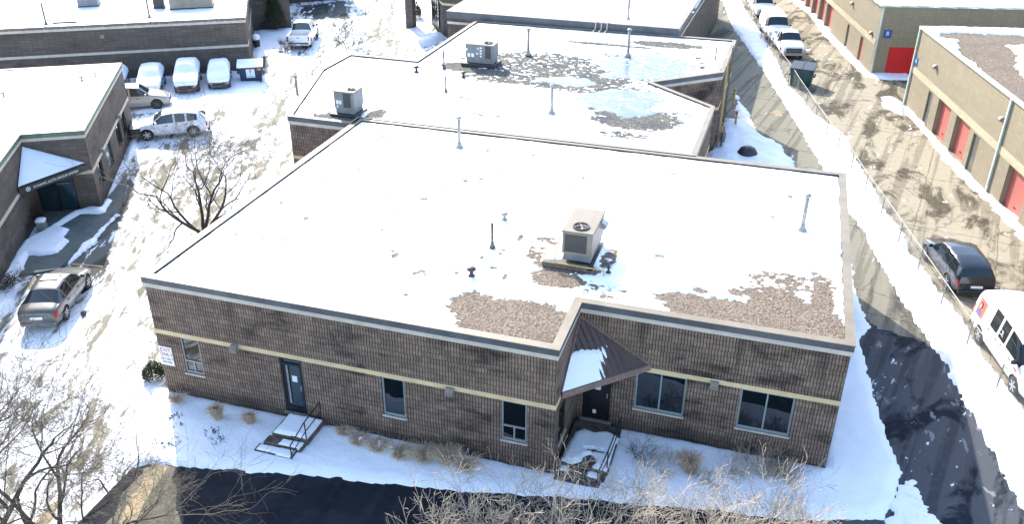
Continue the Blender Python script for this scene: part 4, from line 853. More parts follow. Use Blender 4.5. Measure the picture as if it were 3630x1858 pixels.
# ------------------------------------------------------------------ roof equipment
def vent_pipe(x, y, z, h, r_, label, m_='pipe', cap=True, group='tall vent pipes on the roofs'):
    t = thing('vent_pipe', label, 'vent pipe', (x,y,z), 0, group)
    mb = MB(); mb.lathe([(r_,-.05),(r_,h)], (x,y,z), 12); mb.build('pipe', m_, t, True)
    mb = MB(); mb.lathe([(r_*2.6,-.02),(r_*2.3,.05),(r_*1.25,.16),(r_*1.2,.24)], (x,y,z), 12); mb.build('flashing', m_, t, True)
    if cap: mb = MB(); mb.lathe([(r_*1.05,h-.05),(r_*1.7,h-.02),(r_*1.9,h+.03),(r_*1.2,h+.08),(.01,h+.10)], (x,y,z), 12); mb.build('cap', m_, t, True)
    return t
def mushroom(x, y, z, label, s_=1.0, m_='pipe'):
    t = thing('roof_vent', label, 'roof vent', (x,y,z), 0, 'short mushroom vents on the roofs')
    mb = MB(); mb.lathe([(.13*s_,-.02),(.10*s_,.04),(.06*s_,.08),(.055*s_,.22*s_)], (x,y,z), 12); mb.build('stem', m_, t, True)
    mb = MB(); mb.lathe([(.10*s_,.20*s_),(.15*s_,.22*s_),(.15*s_,.26*s_),(.09*s_,.31*s_),(.01,.32*s_)], (x,y,z), 12); mb.build('hood', m_, t, True)
vent_pipe(21.45,10.66,4.95,1.42,.075,'tall capped vent pipe standing near the right edge of the largest roof')
vent_pipe(6.09,14.74,4.95,1.42,.075,'tall capped vent pipe near the back edge of the largest roof')
vent_pipe(10.69,5.69,4.95,1.0,.05,'plain dark open pipe left of the rooftop unit on the largest roof','wood',False)
vent_pipe(2.51,22.35,4.95,.85,.04,'thin short pipe on the front part of the second roof','wood',False)
vent_pipe(8.92,20.72,4.95,1.45,.08,'tall capped vent pipe in the middle of the second roof')
vent_pipe(4.69,30.94,4.95,1.55,.085,'tall capped vent pipe behind the grey unit on the second roof')
vent_pipe(10.65,32.59,4.95,1.6,.085,'tall capped vent pipe amid the ice pools on the second roof')
vent_pipe(.83,26.44,4.95,1.05,.045,'thin dark pipe left of the rear grey unit on the second roof','dkgrey',False)
vent_pipe(9.26,39.88,5.42,1.5,.08,'tall vent pipe on the plain roof of the third building')
vent_pipe(-31.9,30.7,4.05,1.6,.07,'tall vent pipe at the left end of the long dark building roof','wood',False)
vent_pipe(-26.1,34.8,4.05,1.7,.07,'tall vent pipe near the front edge of the long dark building roof','wood',False)
mushroom(10.4,8.06,4.95,'short mushroom vent between the open pipe and the back of the largest roof',1.0)
mushroom(10.66,3.5,4.95,'short dark mushroom vent near the front of the largest roof',1.1,'coil')
mushroom(-.45,25.29,4.95,'short dark vent at the left of the second roof',1.2,'dkgrey'); mushroom(2.5,25.18,4.95,'short dark vent in front of the rear grey unit on the second roof',1.1,'dkgrey')
mushroom(-19.1,19.4,4.35,'small pipe vent on the left building roof near its far corner',1.0,'steel'); mushroom(-19.0,20.4,4.35,'smaller pipe vent at the far corner of the left building roof',.8,'steel'); mushroom(-21.1,15.6,4.35,'small pipe vent at the left edge of the left building roof',1.0,'steel')
def rooftop_unit(x0, y0, x1, y1, z0, h, label, fan, m_='hvac', mtop='hvactop', coil=None, papers=()):
    t = thing('rooftop_unit', label, 'rooftop unit', ((x0+x1)/2,(y0+y1)/2,z0), 0, 'rooftop heating and cooling units')
    mb = MB(); mb.box(x0+.05,y0+.05,z0,x1-.05,y1-.05,z0+.28); mb.build('curb', 'hvacgrey', t)
    mb = MB(); mb.bbox(((x0+x1)/2,(y0+y1)/2,z0+.28+h/2), (x1-x0,y1-y0,h), .02); mb.build('cabinet', m_, t)
    mb = MB(); mb.bbox(((x0+x1)/2,(y0+y1)/2,z0+.28+h+.015), (x1-x0+.06,y1-y0+.06,.05), .02); mb.build('top_panel', mtop, t)
    zt = z0+.28+h+.045; mb = MB(); mb.lathe([(fan[2],0),(fan[2],.05),(fan[2]-.03,.05),(fan[2]-.04,.02)], (fan[0],fan[1],zt-.01), 24); mb.build('fan_ring', 'dkgrey', t)
    mb = MB(); mb.lathe([(fan[2]-.04,0),(fan[2]-.04,.012)], (fan[0],fan[1],zt), 24); mb.build('fan_well', 'black', t)
    mb = MB()
    for k in range(4): mb.obox((fan[0]+math.cos(k*1.57+.4)*fan[2]*.42, fan[1]+math.sin(k*1.57+.4)*fan[2]*.42, zt+.028), (fan[2]*.75,.09,.012), k*1.57+.4, .35)
    mb.lathe([(.05,.0),(.05,.06)], (fan[0],fan[1],zt), 8); mb.build('fan_blades', 'hvac', t)
    mb = MB()
    for rr in (.3,.6,.85): mb.tube([(fan[0]+fan[2]*rr*math.cos(a_*math.pi/10), fan[1]+fan[2]*rr*math.sin(a_*math.pi/10), zt+.055) for a_ in range(21)], .006, 4)
    mb.build('fan_guard', 'black', t)
    if coil: mb = MB(); mb.box(*coil); mb.build('coil_grille', 'coil', t)
    mb = MB(); zz = z0+.28
    for a_ in (0,1): xx = x0+.02+a_*(x1-x0-.07); mb.box(xx,y0-.012,zz+.02,xx+.05,y0-.001,zz+h-.02)
    mb.build('corner_post', m_, t)
    for q in papers: mb = MB(); mb.box(q[0],y0-.016,q[1],q[0]+q[2],y0-.010,q[1]+q[3]); mb.build('sticker', 'paper', t)
    return t
t = rooftop_unit(13.36,5.38,14.44,7.36,5.06,.84,'beige rooftop unit with round fan standing on the largest roof',(13.93,5.82,.30),coil=(13.46,5.36,5.42,14.24,5.376,6.10))
mb = MB(); mb.obox((14.53,6.85,5.93),(.26,.34,.2),0,0,.55); mb.build('exhaust_hood','steel',t)
for y_ in (5.5,6.15,6.8): mb = MB(); mb.box(14.424,y_,5.35,14.434,y_+.5,6.05); mb.build('side_panel','hvacgrey',t)
t = thing('roof_platform', 'dark timber sleeper and tarred pad under the beige rooftop unit', 'platform', (13.6,5.2,4.9))
mb = MB(); mb.box(12.75,5.02,4.9,14.35,5.24,5.07); mb.build('sleeper','wood',t)
mb = MB(); mb.box(13.3,5.25,4.88,14.5,7.35,4.95); mb.build('pad','dkgrey',t)
mb = MB(); mb.tube([(13.22,5.6,5.75),(13.2,5.1,5.3),(13.22,4.98,5.12),(14.9,4.95,5.12),(14.98,4.95,5.08),(15.0,4.9,4.92)], .025, 8); tag(mb.build('gas_pipe','gaspipe'),'yellow gas pipe running in front of the beige rooftop unit','pipe')
mb = MB(); mb.lathe([(.10,0),(.08,.04),(.035,.06),(.035,.3)],(15.1,5.17,4.95),10); mb.tube([(15.1,5.17,5.25),(15.0,5.2,5.3),(14.85,5.2,5.24)],.03,6); tag(mb.build('pipe_elbow','dkgrey'),'small dark gooseneck pipe in shade right of the beige unit','pipe')
mb = MB(); mb.tube([(14.95,7.2,4.9),(14.95,7.2,5.65)], .008, 5); tag(mb.build('antenna_rod','dkgrey'),'thin dark rod standing right behind the beige rooftop unit','rod')
t = rooftop_unit(-1.55,17.2,-.45,18.3,5.0,.85,'small grey square rooftop unit at the left end of the second roof',(-.75,17.65,.22),'hvacgrey',coil=(-1.02,17.18,5.35,-.62,17.196,6.08),papers=[(-1.42,5.5,.14,.2),(-1.24,5.5,.10,.2),(-1.40,5.32,.08,.1)])
mb = MB(); mb.box(-1.75,17.0,4.9,-.3,18.4,5.02); tag(mb.build('roof_pad','dkgrey'),'dark pad under the small square grey rooftop unit','pad','dark pads under grey units')
t = rooftop_unit(1.72,27.75,3.45,28.75,5.05,.82,'long grey rooftop unit with stickers at the back of the second roof',(3.0,28.25,.27),'hvacgrey',coil=(2.95,27.73,5.4,3.3,27.746,6.1),papers=[(1.84,5.42,.17,.22),(2.08,5.42,.17,.22),(1.76,5.8,.1,.12),(2.62,5.95,.11,.1),(2.62,5.78,.11,.1),(2.62,5.62,.11,.1),(2.62,5.45,.11,.1),(2.4,5.6,.1,.1),(2.45,5.9,.09,.1)])
mb = MB(); mb.box(1.5,27.5,4.9,3.6,28.9,5.07); tag(mb.build('roof_pad','dkgrey'),'dark pad under the long grey rooftop unit','pad','dark pads under grey units')
# pipes crossing between the second and third roofs
for k, xx in enumerate((7.35,7.75,8.15)):
    mb = MB(); mb.tube([(xx-.1,35.0,5.0),(xx,38.1,5.05),(xx,38.25,5.55),(xx+.6,46,5.55),(xx+1.2,54,5.55)], .035, 6)
    tag(mb.build('conduit','trim'), ['left of the three pale conduits crossing onto the third roof','middle of the three pale conduits crossing onto the third roof','right of the three pale conduits crossing onto the third roof'][k], 'pipe', 'conduits between the rear roofs')
# units on the long dark building
def roof_box(cx, cy, z, sx, sy, h, label, m_, snow_=True):
    t = thing('rooftop_unit', label, 'rooftop unit', (cx,cy,z), .53, 'rooftop heating and cooling units')
    mb = MB(); mb.bbox((cx,cy,z+.15+h/2),(sx,sy,h),.04,.53); mb.build('cabinet', m_, t)
    mb = MB(); mb.bbox((cx,cy,z+.08),(sx+.1,sy+.1,.16),.02,.53); mb.build('curb','dkgrey',t)
    mb = MB(); mb.bbox((cx,cy,z+.19+h),(sx+.06,sy+.06,.09),.03,.53); mb.build('snow_cover' if snow_ else 'top_panel','snow' if snow_ else 'hvactop',t,True)
roof_box(-25.3,39.0,4.0,3.2,1.6,.9,'wide cream unit on the long dark building roof at the top edge','hvac')
roof_box(-27.5,37.9,4.0,.8,.8,.75,'small dark unit left of the cream unit on the long dark building roof','dkgrey')
roof_box(-33.2,36.8,4.0,1.5,1.2,.8,'blue grey unit on the long dark building roof at the top edge','hvacgrey')
mb = MB(); mb.obox((-31.0,31.6,4.12),(1.6,.5,.16),.53); tag(mb.build('roof_hatch','coping_dkgreen'),'low green edged roof hatch on the long dark building','roof hatch')

# ------------------------------------------------------------------ vehicles
PAINT = {}
def paint(name, col, metal=.3, rough=.28):
    m = mat(name, col, rough, metal, .5); m.node_tree.nodes['Principled BSDF'].inputs['Coat Weight'].default_value = .6
    m.node_tree.nodes['Principled BSDF'].inputs['Coat Roughness'].default_value = .08; t = NT(m)
    n = t.noise(t.oc(), 2.2, 5, .6); g = t.noise(t.oc(), 9, 3)
    low = t.n('ShaderNodeSeparateXYZ'); t.l(t.oc(), low.inputs[0])
    salt = t.m('MULTIPLY', t.ramp(low.outputs[2], .75, .25), t.ramp(n, .4, .8))
    t.l(t.mix(t.m('MULTIPLY', salt, .55), col, (.33,.31,.28)), t.b.inputs['Base Color'])
    t.l(t.m('ADD', t.m('MULTIPLY', salt, .4), rough), t.b.inputs['Roughness']); M[name] = m; return name
paint('silver_grey', (.085,.083,.078)); paint('white_car', (.74,.76,.78), 0); paint('gold_grey', (.30,.28,.25)); paint('dark_red', (.07,.018,.018)); paint('olive_black', (.035,.033,.03))
paint('black_car', (.014,.018,.026), .2, .2); paint('blue_grey_car', (.10,.14,.2)); paint('fleet_white', (.80,.81,.82), 0)
# stations: x, z bottom, z belt, z top, half width at belt, half width at top, glass flag (1 side glass, 2 windscreen, 3 rear screen)
TYPES = {
 'sedan': dict(L=4.75, wb=(1.42,-1.42), wr=.33, st=[(2.36,.36,.50,.56,.66,.60),(2.24,.22,.60,.68,.84,.74),(1.7,.19,.76,.82,.90,.80),(1.15,.19,.86,.93,.905,.80),(.98,.19,.88,.98,.905,.76),(.35,.19,.90,1.36,.91,.63),(.22,.19,.90,1.39,.91,.62),(-.22,.19,.91,1.43,.915,.61),(-.31,.19,.91,1.43,.915,.61),(-.95,.19,.93,1.37,.91,.60),(-1.08,.19,.93,1.34,.91,.60),(-1.72,.19,.96,1.03,.90,.72),(-2.15,.22,.93,.98,.87,.74),(-2.34,.30,.72,.90,.80,.70),(-2.38,.42,.60,.70,.74,.66)],
    ws=(4,5), rs=(10,11), side=[(4,5),(5,7),(8,9),(10,11)], tail=(12,13), head=(0,1)),
 'suv': dict(L=4.7, wb=(1.40,-1.38), wr=.36, st=[(2.30,.40,.62,.68,.68,.62),(2.18,.26,.74,.84,.86,.76),(1.6,.24,.90,.97,.92,.83),(1.12,.24,.98,1.06,.93,.84),(.95,.24,1.0,1.10,.93,.80),(.35,.24,1.02,1.54,.935,.68),(.2,.24,1.02,1.58,.935,.68),(-.28,.24,1.03,1.63,.94,.67),(-.37,.24,1.03,1.63,.94,.67),(-1.0,.24,1.05,1.60,.935,.67),(-1.1,.24,1.05,1.60,.935,.67),(-1.72,.24,1.09,1.50,.92,.66),(-1.95,.26,1.08,1.40,.91,.66),(-2.22,.30,1.0,1.10,.86,.74),(-2.30,.38,.80,.90,.82,.74),(-2.34,.45,.62,.70,.78,.70)],
    ws=(4,5), rs=(12,13), side=[(4,5),(5,7),(8,9),(10,11)], tail=(13,14), head=(0,1)),
 'hatch': dict(L=4.0, wb=(1.25,-1.25), wr=.31, st=[(1.98,.36,.55,.62,.62,.56),(1.88,.22,.66,.76,.80,.70),(1.4,.2,.84,.92,.85,.76),(1.02,.2,.93,1.02,.86,.75),(.9,.2,.94,1.06,.86,.72),(.3,.2,.96,1.44,.865,.62),(.15,.2,.96,1.47,.865,.62),(-.3,.2,.97,1.49,.865,.61),(-.38,.2,.97,1.49,.865,.61),(-1.0,.2,1.0,1.45,.86,.61),(-1.1,.2,1.0,1.44,.86,.61),(-1.6,.22,1.0,1.36,.84,.60),(-1.85,.26,.95,1.05,.80,.68),(-1.95,.34,.74,.84,.76,.68),(-1.99,.42,.6,.68,.72,.64)],
    ws=(4,5), rs=(11,12), side=[(4,5),(5,7),(8,9)], tail=(12,13), head=(0,1)),
 'van': dict(L=5.6, wb=(1.75,-1.65), wr=.37, st=[(2.76,.42,.70,.80,.78,.72),(2.64,.30,.86,1.0,.94,.86),(2.2,.28,1.02,1.12,.98,.88),(1.92,.28,1.12,1.22,.99,.86),(1.75,.28,1.14,1.30,1.0,.86),(1.22,.28,1.2,1.92,1.0,.78),(1.08,.28,1.2,1.98,1.0,.79),(.42,.28,1.2,2.05,1.0,.80),(.32,.28,1.2,2.06,1.0,.80),(-.3,.28,1.2,2.08,1.0,.80),(-.42,.28,1.2,2.08,1.0,.80),(-1.1,.28,1.2,2.08,1.0,.80),(-1.2,.28,1.2,2.08,1.0,.80),(-2.3,.28,1.2,2.05,.99,.79),(-2.62,.32,1.2,1.98,.97,.78),(-2.74,.42,1.15,1.75,.95,.80),(-2.78,.5,.9,1.2,.92,.84)],
    ws=(4,5), rs=None, side=[(4,5),(5,7),(8,9),(10,11)], tail=(14,15), head=(0,1)),
 'pickup': dict(L=5.7, wb=(1.85,-1.75), wr=.40, st=[(2.82,.48,.80,.90,.80,.76),(2.72,.36,.98,1.10,.93,.88),(2.2,.34,1.08,1.20,.97,.90),(1.45,.34,1.14,1.26,.98,.90),(1.22,.34,1.16,1.30,.98,.86),(.66,.34,1.18,1.80,.98,.70),(.55,.34,1.18,1.84,.98,.70),(.02,.34,1.18,1.87,.98,.69),(-.08,.34,1.18,1.87,.98,.69),(-.62,.34,1.18,1.84,.98,.69),(-.70,.34,1.18,1.80,.98,.69),(-.86,.34,1.18,1.24,.98,.88),(-.90,.34,1.16,1.20,.97,.90)],
    ws=(4,5), rs=(10,11), side=[(4,5),(5,7),(8,9)], tail=None, head=(0,1)),
}
def car_geo(ty):
    T = TYPES[ty]; st = T['st']; rings = []
    for k, (x, zb, zl, zt, wb, wt) in enumerate(st):
        zm = (zb+zl)/2
        h = [(0,zb),(wb*.86,zb),(wb*.97,zb+.10),(wb,zm+.05),(wb*.975,zl-.05),(wb*.95,zl),(wt+.02,zt-.05),(wt-.08,zt),(wt*.45,zt+.025),(0,zt+.032)]
        rings.append([(x,y,z) for y,z in h]+[(x,-y,z) for y,z in h[-2:0:-1]])
    n = len(rings[0]); vs = [p for r_ in rings for p in r_]; fs = []; mi = []
    seg_side = {5, n-6}; segs_top = {6,7,8,n-9,n-8,n-7}
    def inr(k, r_): return r_ is not None and r_[0] <= k < r_[1]
    for k in range(len(rings)-1):
        for j in range(n):
            j2 = (j+1)%n; fs.append((k*n+j,(k+1)*n+j,(k+1)*n+j2,k*n+j2)); m_ = 0
            if j in seg_side and any(a <= k < b for a, b in T['side']): m_ = 1
            if inr(k, T['ws']) and (j in segs_top): m_ = 2
            if inr(k, T['rs']) and (j in segs_top): m_ = 3
            if inr(k, T['tail']) and j in (3,4,n-4,n-5): m_ = 4
            if inr(k, T['head']) and j in (4,n-5): m_ = 5
            if j in (0,n-1): m_ = 6
            mi.append(m_)
    fs.append(tuple(range(n))); mi.append(0); fs.append(tuple((len(rings)-1)*n+j for j in range(n-1,-1,-1))); mi.append(0)
    return vs, fs, mi
GEO = {}
def get_geo(ty, cut_wheels=True):
    """evaluated body: subdivision plus real wheel openings; returns per-material face groups"""
    key = (ty, cut_wheels)
    if key in GEO: return GEO[key]
    T = TYPES[ty]; vs, fs, mi = car_geo(ty)
    me = bpy.data.meshes.new('t'); me.from_pydata(vs, [], fs)
    for k in range(8): me.materials.append(M[('rubber','glass','white','black','red','steel','pipe','trim')[k]])
    me.polygons.foreach_set('material_index', mi); me.update()
    import bmesh
    bm = bmesh.new(); bm.from_mesh(me); bmesh.ops.recalc_face_normals(bm, faces=bm.faces)
    # keep glass edges crisp
    cl = bm.edges.layers.float.get('crease_edge') or bm.edges.layers.float.new('crease_edge')
    for e_ in bm.edges:
        ms = {f_.material_index for f_ in e_.link_faces}
        if len(ms) > 1 and ms & {1,2,3}: e_[cl] = .92
    vl = bm.verts.layers.float.get('crease_vert') or bm.verts.layers.float.new('crease_vert')
    for v_ in bm.verts:
        if sum(f_.material_index in (1,2,3) for f_ in v_.link_faces) in (1,): v_[vl] = .8
    bm.to_mesh(me); bm.free()
    o = bpy.data.objects.new('t', me); COL.objects.link(o)
    md = o.modifiers.new('s', 'SUBSURF'); md.levels = 2; md.render_levels = 2
    cutters = []
    if cut_wheels:
        for wx in T['wb']:
            for sd in (1,-1):
                mb = MB(); mb.mi = 0; mb.lathe([(T['wr']*1.17, -.26),(T['wr']*1.17, .3)], (wx, sd*.86, T['wr']), 24, 'Y'); c = mb.build('c', 'pipe'); cutters.append(c)
                md = o.modifiers.new('b', 'BOOLEAN'); md.operation = 'DIFFERENCE'; md.solver = 'EXACT'; md.object = c
    bpy.context.view_layer.update(); dg = bpy.context.evaluated_depsgraph_get(); em = bpy.data.meshes.new_from_object(o.evaluated_get(dg))
    bm = bmesh.new(); bm.from_mesh(em); bmesh.ops.remove_doubles(bm, verts=bm.verts, dist=.0008); bm.to_mesh(em); bm.free()
    V = [v.co.copy() for v in em.vertices]; groups = {}
    for p in em.polygons: groups.setdefault(min(p.material_index, 6), []).append(tuple(p.vertices))
    tree = BVHTree.FromPolygons(V, [tuple(p.vertices) for p in em.polygons])
    for c in cutters+[o]: bpy.data.objects.remove(c)
    GEO[key] = (V, groups, tree, [tuple(p.vertices) for p in em.polygons], [p.normal.copy() for p in em.polygons]); return GEO[key]
def submesh(name, V, faces, m_, parent, smooth=True):
    used = sorted({i for f_ in faces for i in f_}); mp = {i: k for k, i in enumerate(used)}
    me = bpy.data.meshes.new(name); me.from_pydata([V[i] for i in used], [], [[mp[i] for i in f_] for f_ in faces])
    me.polygons.foreach_set('use_smooth', [smooth]*len(me.polygons)); me.materials.append(M[m_]); me.update()
    if smooth: me.set_sharp_from_angle(angle=math.radians(40))
    o = bpy.data.objects.new(name, me); COL.objects.link(o); o.parent = parent; return o
def islands_by(faces, V, key):
    d = {}
    for f_ in faces: c = sum((V[i] for i in f_), Vector())/len(f_); d.setdefault(key(c), []).append(f_)
    return d
def vehicle(ty, name, label, cat, loc, ang, col, scale=(1,1,1), glassm='carglass', snow_=0, plate=None, group=None, rimm='rim', trim='plastic', pos_extra=None):
    T = TYPES[ty]; t = thing(name, label, cat, (loc[0], loc[1], .01), math.radians(ang), group); t.scale = scale
    V, G_, tree, AF, AN = get_geo(ty)
    submesh('body', V, G_[0], col, t)
    submesh('underbody', V, G_.get(6, []), 'plastic', t)
    if 1 in G_:
        for kk, fs in sorted(islands_by(G_[1], V, lambda c: (c.y > 0, [i for i,(a,b) in enumerate(T['side']) if T['st'][b][0]-.02 <= c.x <= T['st'][a][0]+.02][:1] and [i for i,(a,b) in enumerate(T['side']) if T['st'][b][0]-.02 <= c.x <= T['st'][a][0]+.02][0])).items(), key=str):
            if ty == 'van' and kk[1] not in (0,1,'x') and glassm == 'fleet': submesh('side_panel', V, fs, col, t)
            else: submesh('side_window', V, fs, 'carglass', t)
    if 2 in G_: submesh('windshield', V, G_[2], 'carglass', t)
    if 3 in G_: submesh('rear_window', V, G_[3], 'carglass', t)
    for gi, nm, m_ in ((4,'tail_light','taillight'),(5,'headlight','headlight')):
        if gi in G_:
            for kk, fs in islands_by(G_[gi], V, lambda c: c.y > 0).items(): submesh(nm, V, fs, m_, t)
    # door seams and handles laid on the real surface
    xs = [T['st'][4][0]-.02, T['st'][8][0]+.04, T['st'][10][0]+.02] if ty != 'pickup' else [1.18,-.03,-.80]
    for sd in (1,-1):
        for x in xs:
            mb = MB(); P = []
            for k in range(9):
                z = T['st'][7][1]+.14+k*(T['st'][7][2]-T['st'][7][1]-.18)/8
                h = tree.ray_cast(Vector((x, sd*3, z)), Vector((0,-sd,0)))[0]
                if h: P.append(h-Vector((0,sd*.004,0)))
            if len(P) > 2: mb.tube(P, .009, 4); mb.build('door_seam', 'black', t, world=False)
        for x in (xs[0]-.75, xs[1]-.65)[:2]:
            h = tree.ray_cast(Vector((x, sd*3, T['st'][7][2]-.14)), Vector((0,-sd,0)))[0]
            if h: mb = MB(); mb.bbox((x, h.y+sd*.012, h.z), (.2,.035,.035), .01); mb.build('door_handle', trim, t, world=False)
        mx = T['st'][4][0]-.18; mz = T['st'][5][2]+.06; mw = T['st'][5][4]
        mb = MB(); mb.bbox((mx, sd*(mw+.09), mz+.04), (.13,.2,.15), .03); mb.build('side_mirror', trim if ty in ('van','pickup') else col, t, world=False)
    L0 = T['st'][0][0]; z0 = T['st'][1][1]
    h = tree.ray_cast(Vector((5,0,T['st'][0][2]-.02)), Vector((-1,0,0)))[0]; fx = h.x if h else L0
    gh = {'sedan':.16,'suv':.22,'hatch':.14,'van':.26,'pickup':.36}[ty]; gz = {'sedan':.50,'suv':.62,'hatch':.52,'van':.72,'pickup':.82}[ty]
    gw = {'sedan':.95,'suv':.9,'hatch':.8,'van':1.2,'pickup':1.35}[ty]
    mb = MB(); mb.bbox((fx-.03, 0, gz), (.13, gw, gh), .03); mb.build('grille', 'black', t, world=False)
    mb = MB(); mb.bbox((fx-.06, 0, z0+.16), (.2, T['st'][0][4]*2+.06, .2), .05); mb.build('front_bumper', col if ty in ('sedan','suv','hatch') else 'steel', t, world=False)
    if ty == 'van' or ty == 'pickup':
        for sd in (1,-1): mb = MB(); mb.bbox((fx-.07, sd*(gw/2+.09), gz+.02), (.2,.2,.22), .04); mb.build('headlight', 'headlight', t, world=False)
        for sd in (1,-1): mb = MB(); mb.bbox((fx-.09, sd*(gw/2+.12), gz-.16), (.18,.2,.07), .02); mb.build('turn_signal', 'orange', t, world=False)
        mb = MB()
        for k in range(2): mb.box(fx+.03, -gw/2+.03, gz-.07+k*.13, fx+.045, gw/2-.03, gz-.04+k*.13)
        mb.build('grille_bar', 'steel', t, world=False)
    rx = T['st'][-1][0]
    if ty != 'pickup':
        h = tree.ray_cast(Vector((-5,0,.66)), Vector((1,0,0)))[0]; bx = h.x if h else rx
        mb = MB(); mb.box(bx-.018,-.26,.6,bx-.004,.26,.72); mb.build('licence_plate', 'paper', t, world=False)
        mb = MB(); mb.bbox((bx+.02, 0, .40), (.16, T['st'][-1][4]*2, .17), .05); mb.build('rear_bumper', 'plastic' if ty in ('suv','van') else col, t, world=False)
    else:
        # open bed built as floor, sides, tailgate
        x1, x0, w_ = -.93, -2.80, .97; zb = .62; zt = 1.20
        for sd in (1,-1):
            mb = MB(); wx = T['wb'][1]; R_ = T['wr']*1.17; pts = [(x1,.38)]
            pts += [(wx+R_,.38)]+[(wx+R_*math.cos(a_*math.pi/12), T['wr']+R_*math.sin(a_*math.pi/12)) for a_ in range(1,12)]+[(wx-R_,.38),(x0,.42),(x0,zt),(x1,zt)]
            n = len(pts); y0, y1 = sd*(w_-.09), sd*w_
            vs = [(x,y0,z) for x,z in pts]+[(x,y1,z) for x,z in pts]
            fs = [(i,(i+1)%n,n+(i+1)%n,n+i) for i in range(n)]+[tuple(range(n)),tuple(range(2*n-1,n-1,-1))]
            mb.add(vs, fs); mb.build('bed_side', col, t, world=False)
            mb = MB(); mb.bbox((x0+.06, sd*(w_-.045), .98), (.16,.11,.40), .02); mb.build('tail_light', 'taillight', t, world=False)
        mb = MB(); mb.box(x0+.05,-w_+.092,.70,x1,w_-.092,.74); mb.box(x0+.05,-w_+.095,.50,x1,w_-.095,.68); mb.build('bed_floor', 'plastic', t, world=False)
        mb = MB(); mb.bbox((x0+.03,0,.92),(.08,w_*2-.2,.56),.02); tg = mb.build('tailgate', col, t, world=False)
        mb = MB(); mb.box(x0-.016,-.12,1.0,x0-.008,.12,1.05); mb.build('handle','plastic',tg, world=False)
        mb = MB(); mb.bbox((x0-.08,0,.50),(.18,w_*2-.1,.17),.04); mb.build('rear_bumper', 'steel', t, world=False)
        mb = MB(); mb.box(x0-.18,-.2,.45,x0-.172,.2,.56); mb.build('licence_plate','paper',t, world=False)
    # wheels
    for wx in T['wb']:
        for sd in (1,-1):
            R_ = T['wr']; mb = MB(); mb.lathe([(R_*.62,-.11),(R_*.92,-.115),(R_,-.08),(R_,.08),(R_*.92,.115),(R_*.62,.11)], (wx, sd*(T['st'][7][4]-.135), R_), 28, 'Y')
            wh = mb.build('wheel', 'rubber', t, True, world=False)
            mb = MB(); yc = sd*(T['st'][7][4]-.025)
            for k in range(6):
                a_ = k*math.pi/3+.3; mb.obox((wx+math.cos(a_)*R_*.33, yc, R_+math.sin(a_)*R_*.33), (R_*.6,.02,.07), 0, 0, -a_)
            mb.lathe([(R_*.16,-.03),(R_*.14,.02)], (wx,yc-.0,R_), 12, 'Y')
            n0_ = 24; vsr = []
            for rr in (R_*.64,R_*.54):
                for yy in (yc-sd*.01,): vsr += [(wx+rr*math.cos(2*math.pi*k/n0_), yy, R_+rr*math.sin(2*math.pi*k/n0_)) for k in range(n0_)]
            mb.add(vsr, [(k,(k+1)%n0_,n0_+(k+1)%n0_,n0_+k) for k in range(n0_)]); mb.build('rim', rimm, wh, world=False)
    if snow_:
        zmin = T['st'][3][2]*.86; fs = [f_ for f_, n_ in zip(AF, AN) if n_.z > .28 and min(V[i].z for i in f_) > zmin*.8]
        used = sorted({i for f_ in fs for i in f_}); mp = {i:k for k,i in enumerate(used)}
        N_ = len(used); edge = {}
        for f_ in fs:
            for a_, b_ in zip(f_, f_[1:]+f_[:1]): edge[(a_,b_)] = edge.get((a_,b_),0)+1
        rim_ = {i for (a_,b_) in edge if (b_,a_) not in edge for i in (a_,b_)}
        def th(i): v = V[i]; return (.035 if i in rim_ else snow_*1.35)*(.75+.6*float(fbm(v.x*1.6+loc[0], v.y*1.6+loc[1], 3)))
        vs = [V[i]+Vector((0,0,.003)) for i in used]+[V[i]*1.0+Vector((V[i].x*.012, V[i].y*.03, th(i))) for i in used]
        ff = [[N_+mp[i] for i in f_] for f_ in fs]+[[mp[a_],mp[b_],N_+mp[b_],N_+mp[a_]] for (a_,b_) in edge if (b_,a_) not in edge]
        me = bpy.data.meshes.new('snow_cover'); me.from_pydata(vs, [], ff); me.polygons.foreach_set('use_smooth',[True]*len(me.polygons)); me.materials.append(M['snow']); me.update()
        o = bpy.data.objects.new('snow_cover', me); COL.objects.link(o); o.parent = t
    return t
S_ = (1,1,1)
v = vehicle('sedan','parked_car','silver grey sedan seen from behind, parked on the snowy lot at the left','car',(-8.4,4.0),111.8,'silver_grey',(.93,.93,.97))
mb = MB(); mb.box(.05,-.36,1.462,.62*.0+.0-.45,.36,1.47) if 0 else mb.bbox((-.15,0,1.455),(.62,.78,.03),.01); mb.build('sunroof','carglass',v, world=False)
v = vehicle('suv','parked_car','white sport utility car with its damaged front end exposed, side on','car',(-16.6,23.2),213.7,'white_car',(.99,.93,.98))
mb = MB(); mb.obox((2.2,.0,.62),(.34,1.62,.50)); mb.obox((2.05,.80,.60),(.6,.28,.55),.15); mb.obox((2.36,.2,.45),(.1,1.2,.12)); mb.tube([(2.3,-.7,.86),(2.4,0,.9),(2.3,.7,.84)],.03,6); mb.build('exposed_front_structure','plastic',v, world=False)
mb = MB(); mb.bbox((-1.95,0,1.60),(.34,1.1,.05),.015); mb.build('rear_spoiler','white_car',v, world=False)
vehicle('suv','parked_car','beige grey crossover parked half hidden behind the left building corner','car',(-22.0,26.9),33.7,'gold_grey',(.95,.93,1.0),rimm='steelrim')
SG = 'cars buried in snow along the dark wall'
vehicle('suv','parked_car','dark red car deep in snow with its red bumper showing','car',(-21.55,32.1),-58.5,'dark_red',(.98,.93,1.0),snow_=.16,group=SG)
vehicle('hatch','parked_car','small dark car under snow next to the blue dumpster','car',(-19.75,33.4),-58.5,'olive_black',(.93,.93,.95),snow_=.15,group=SG)
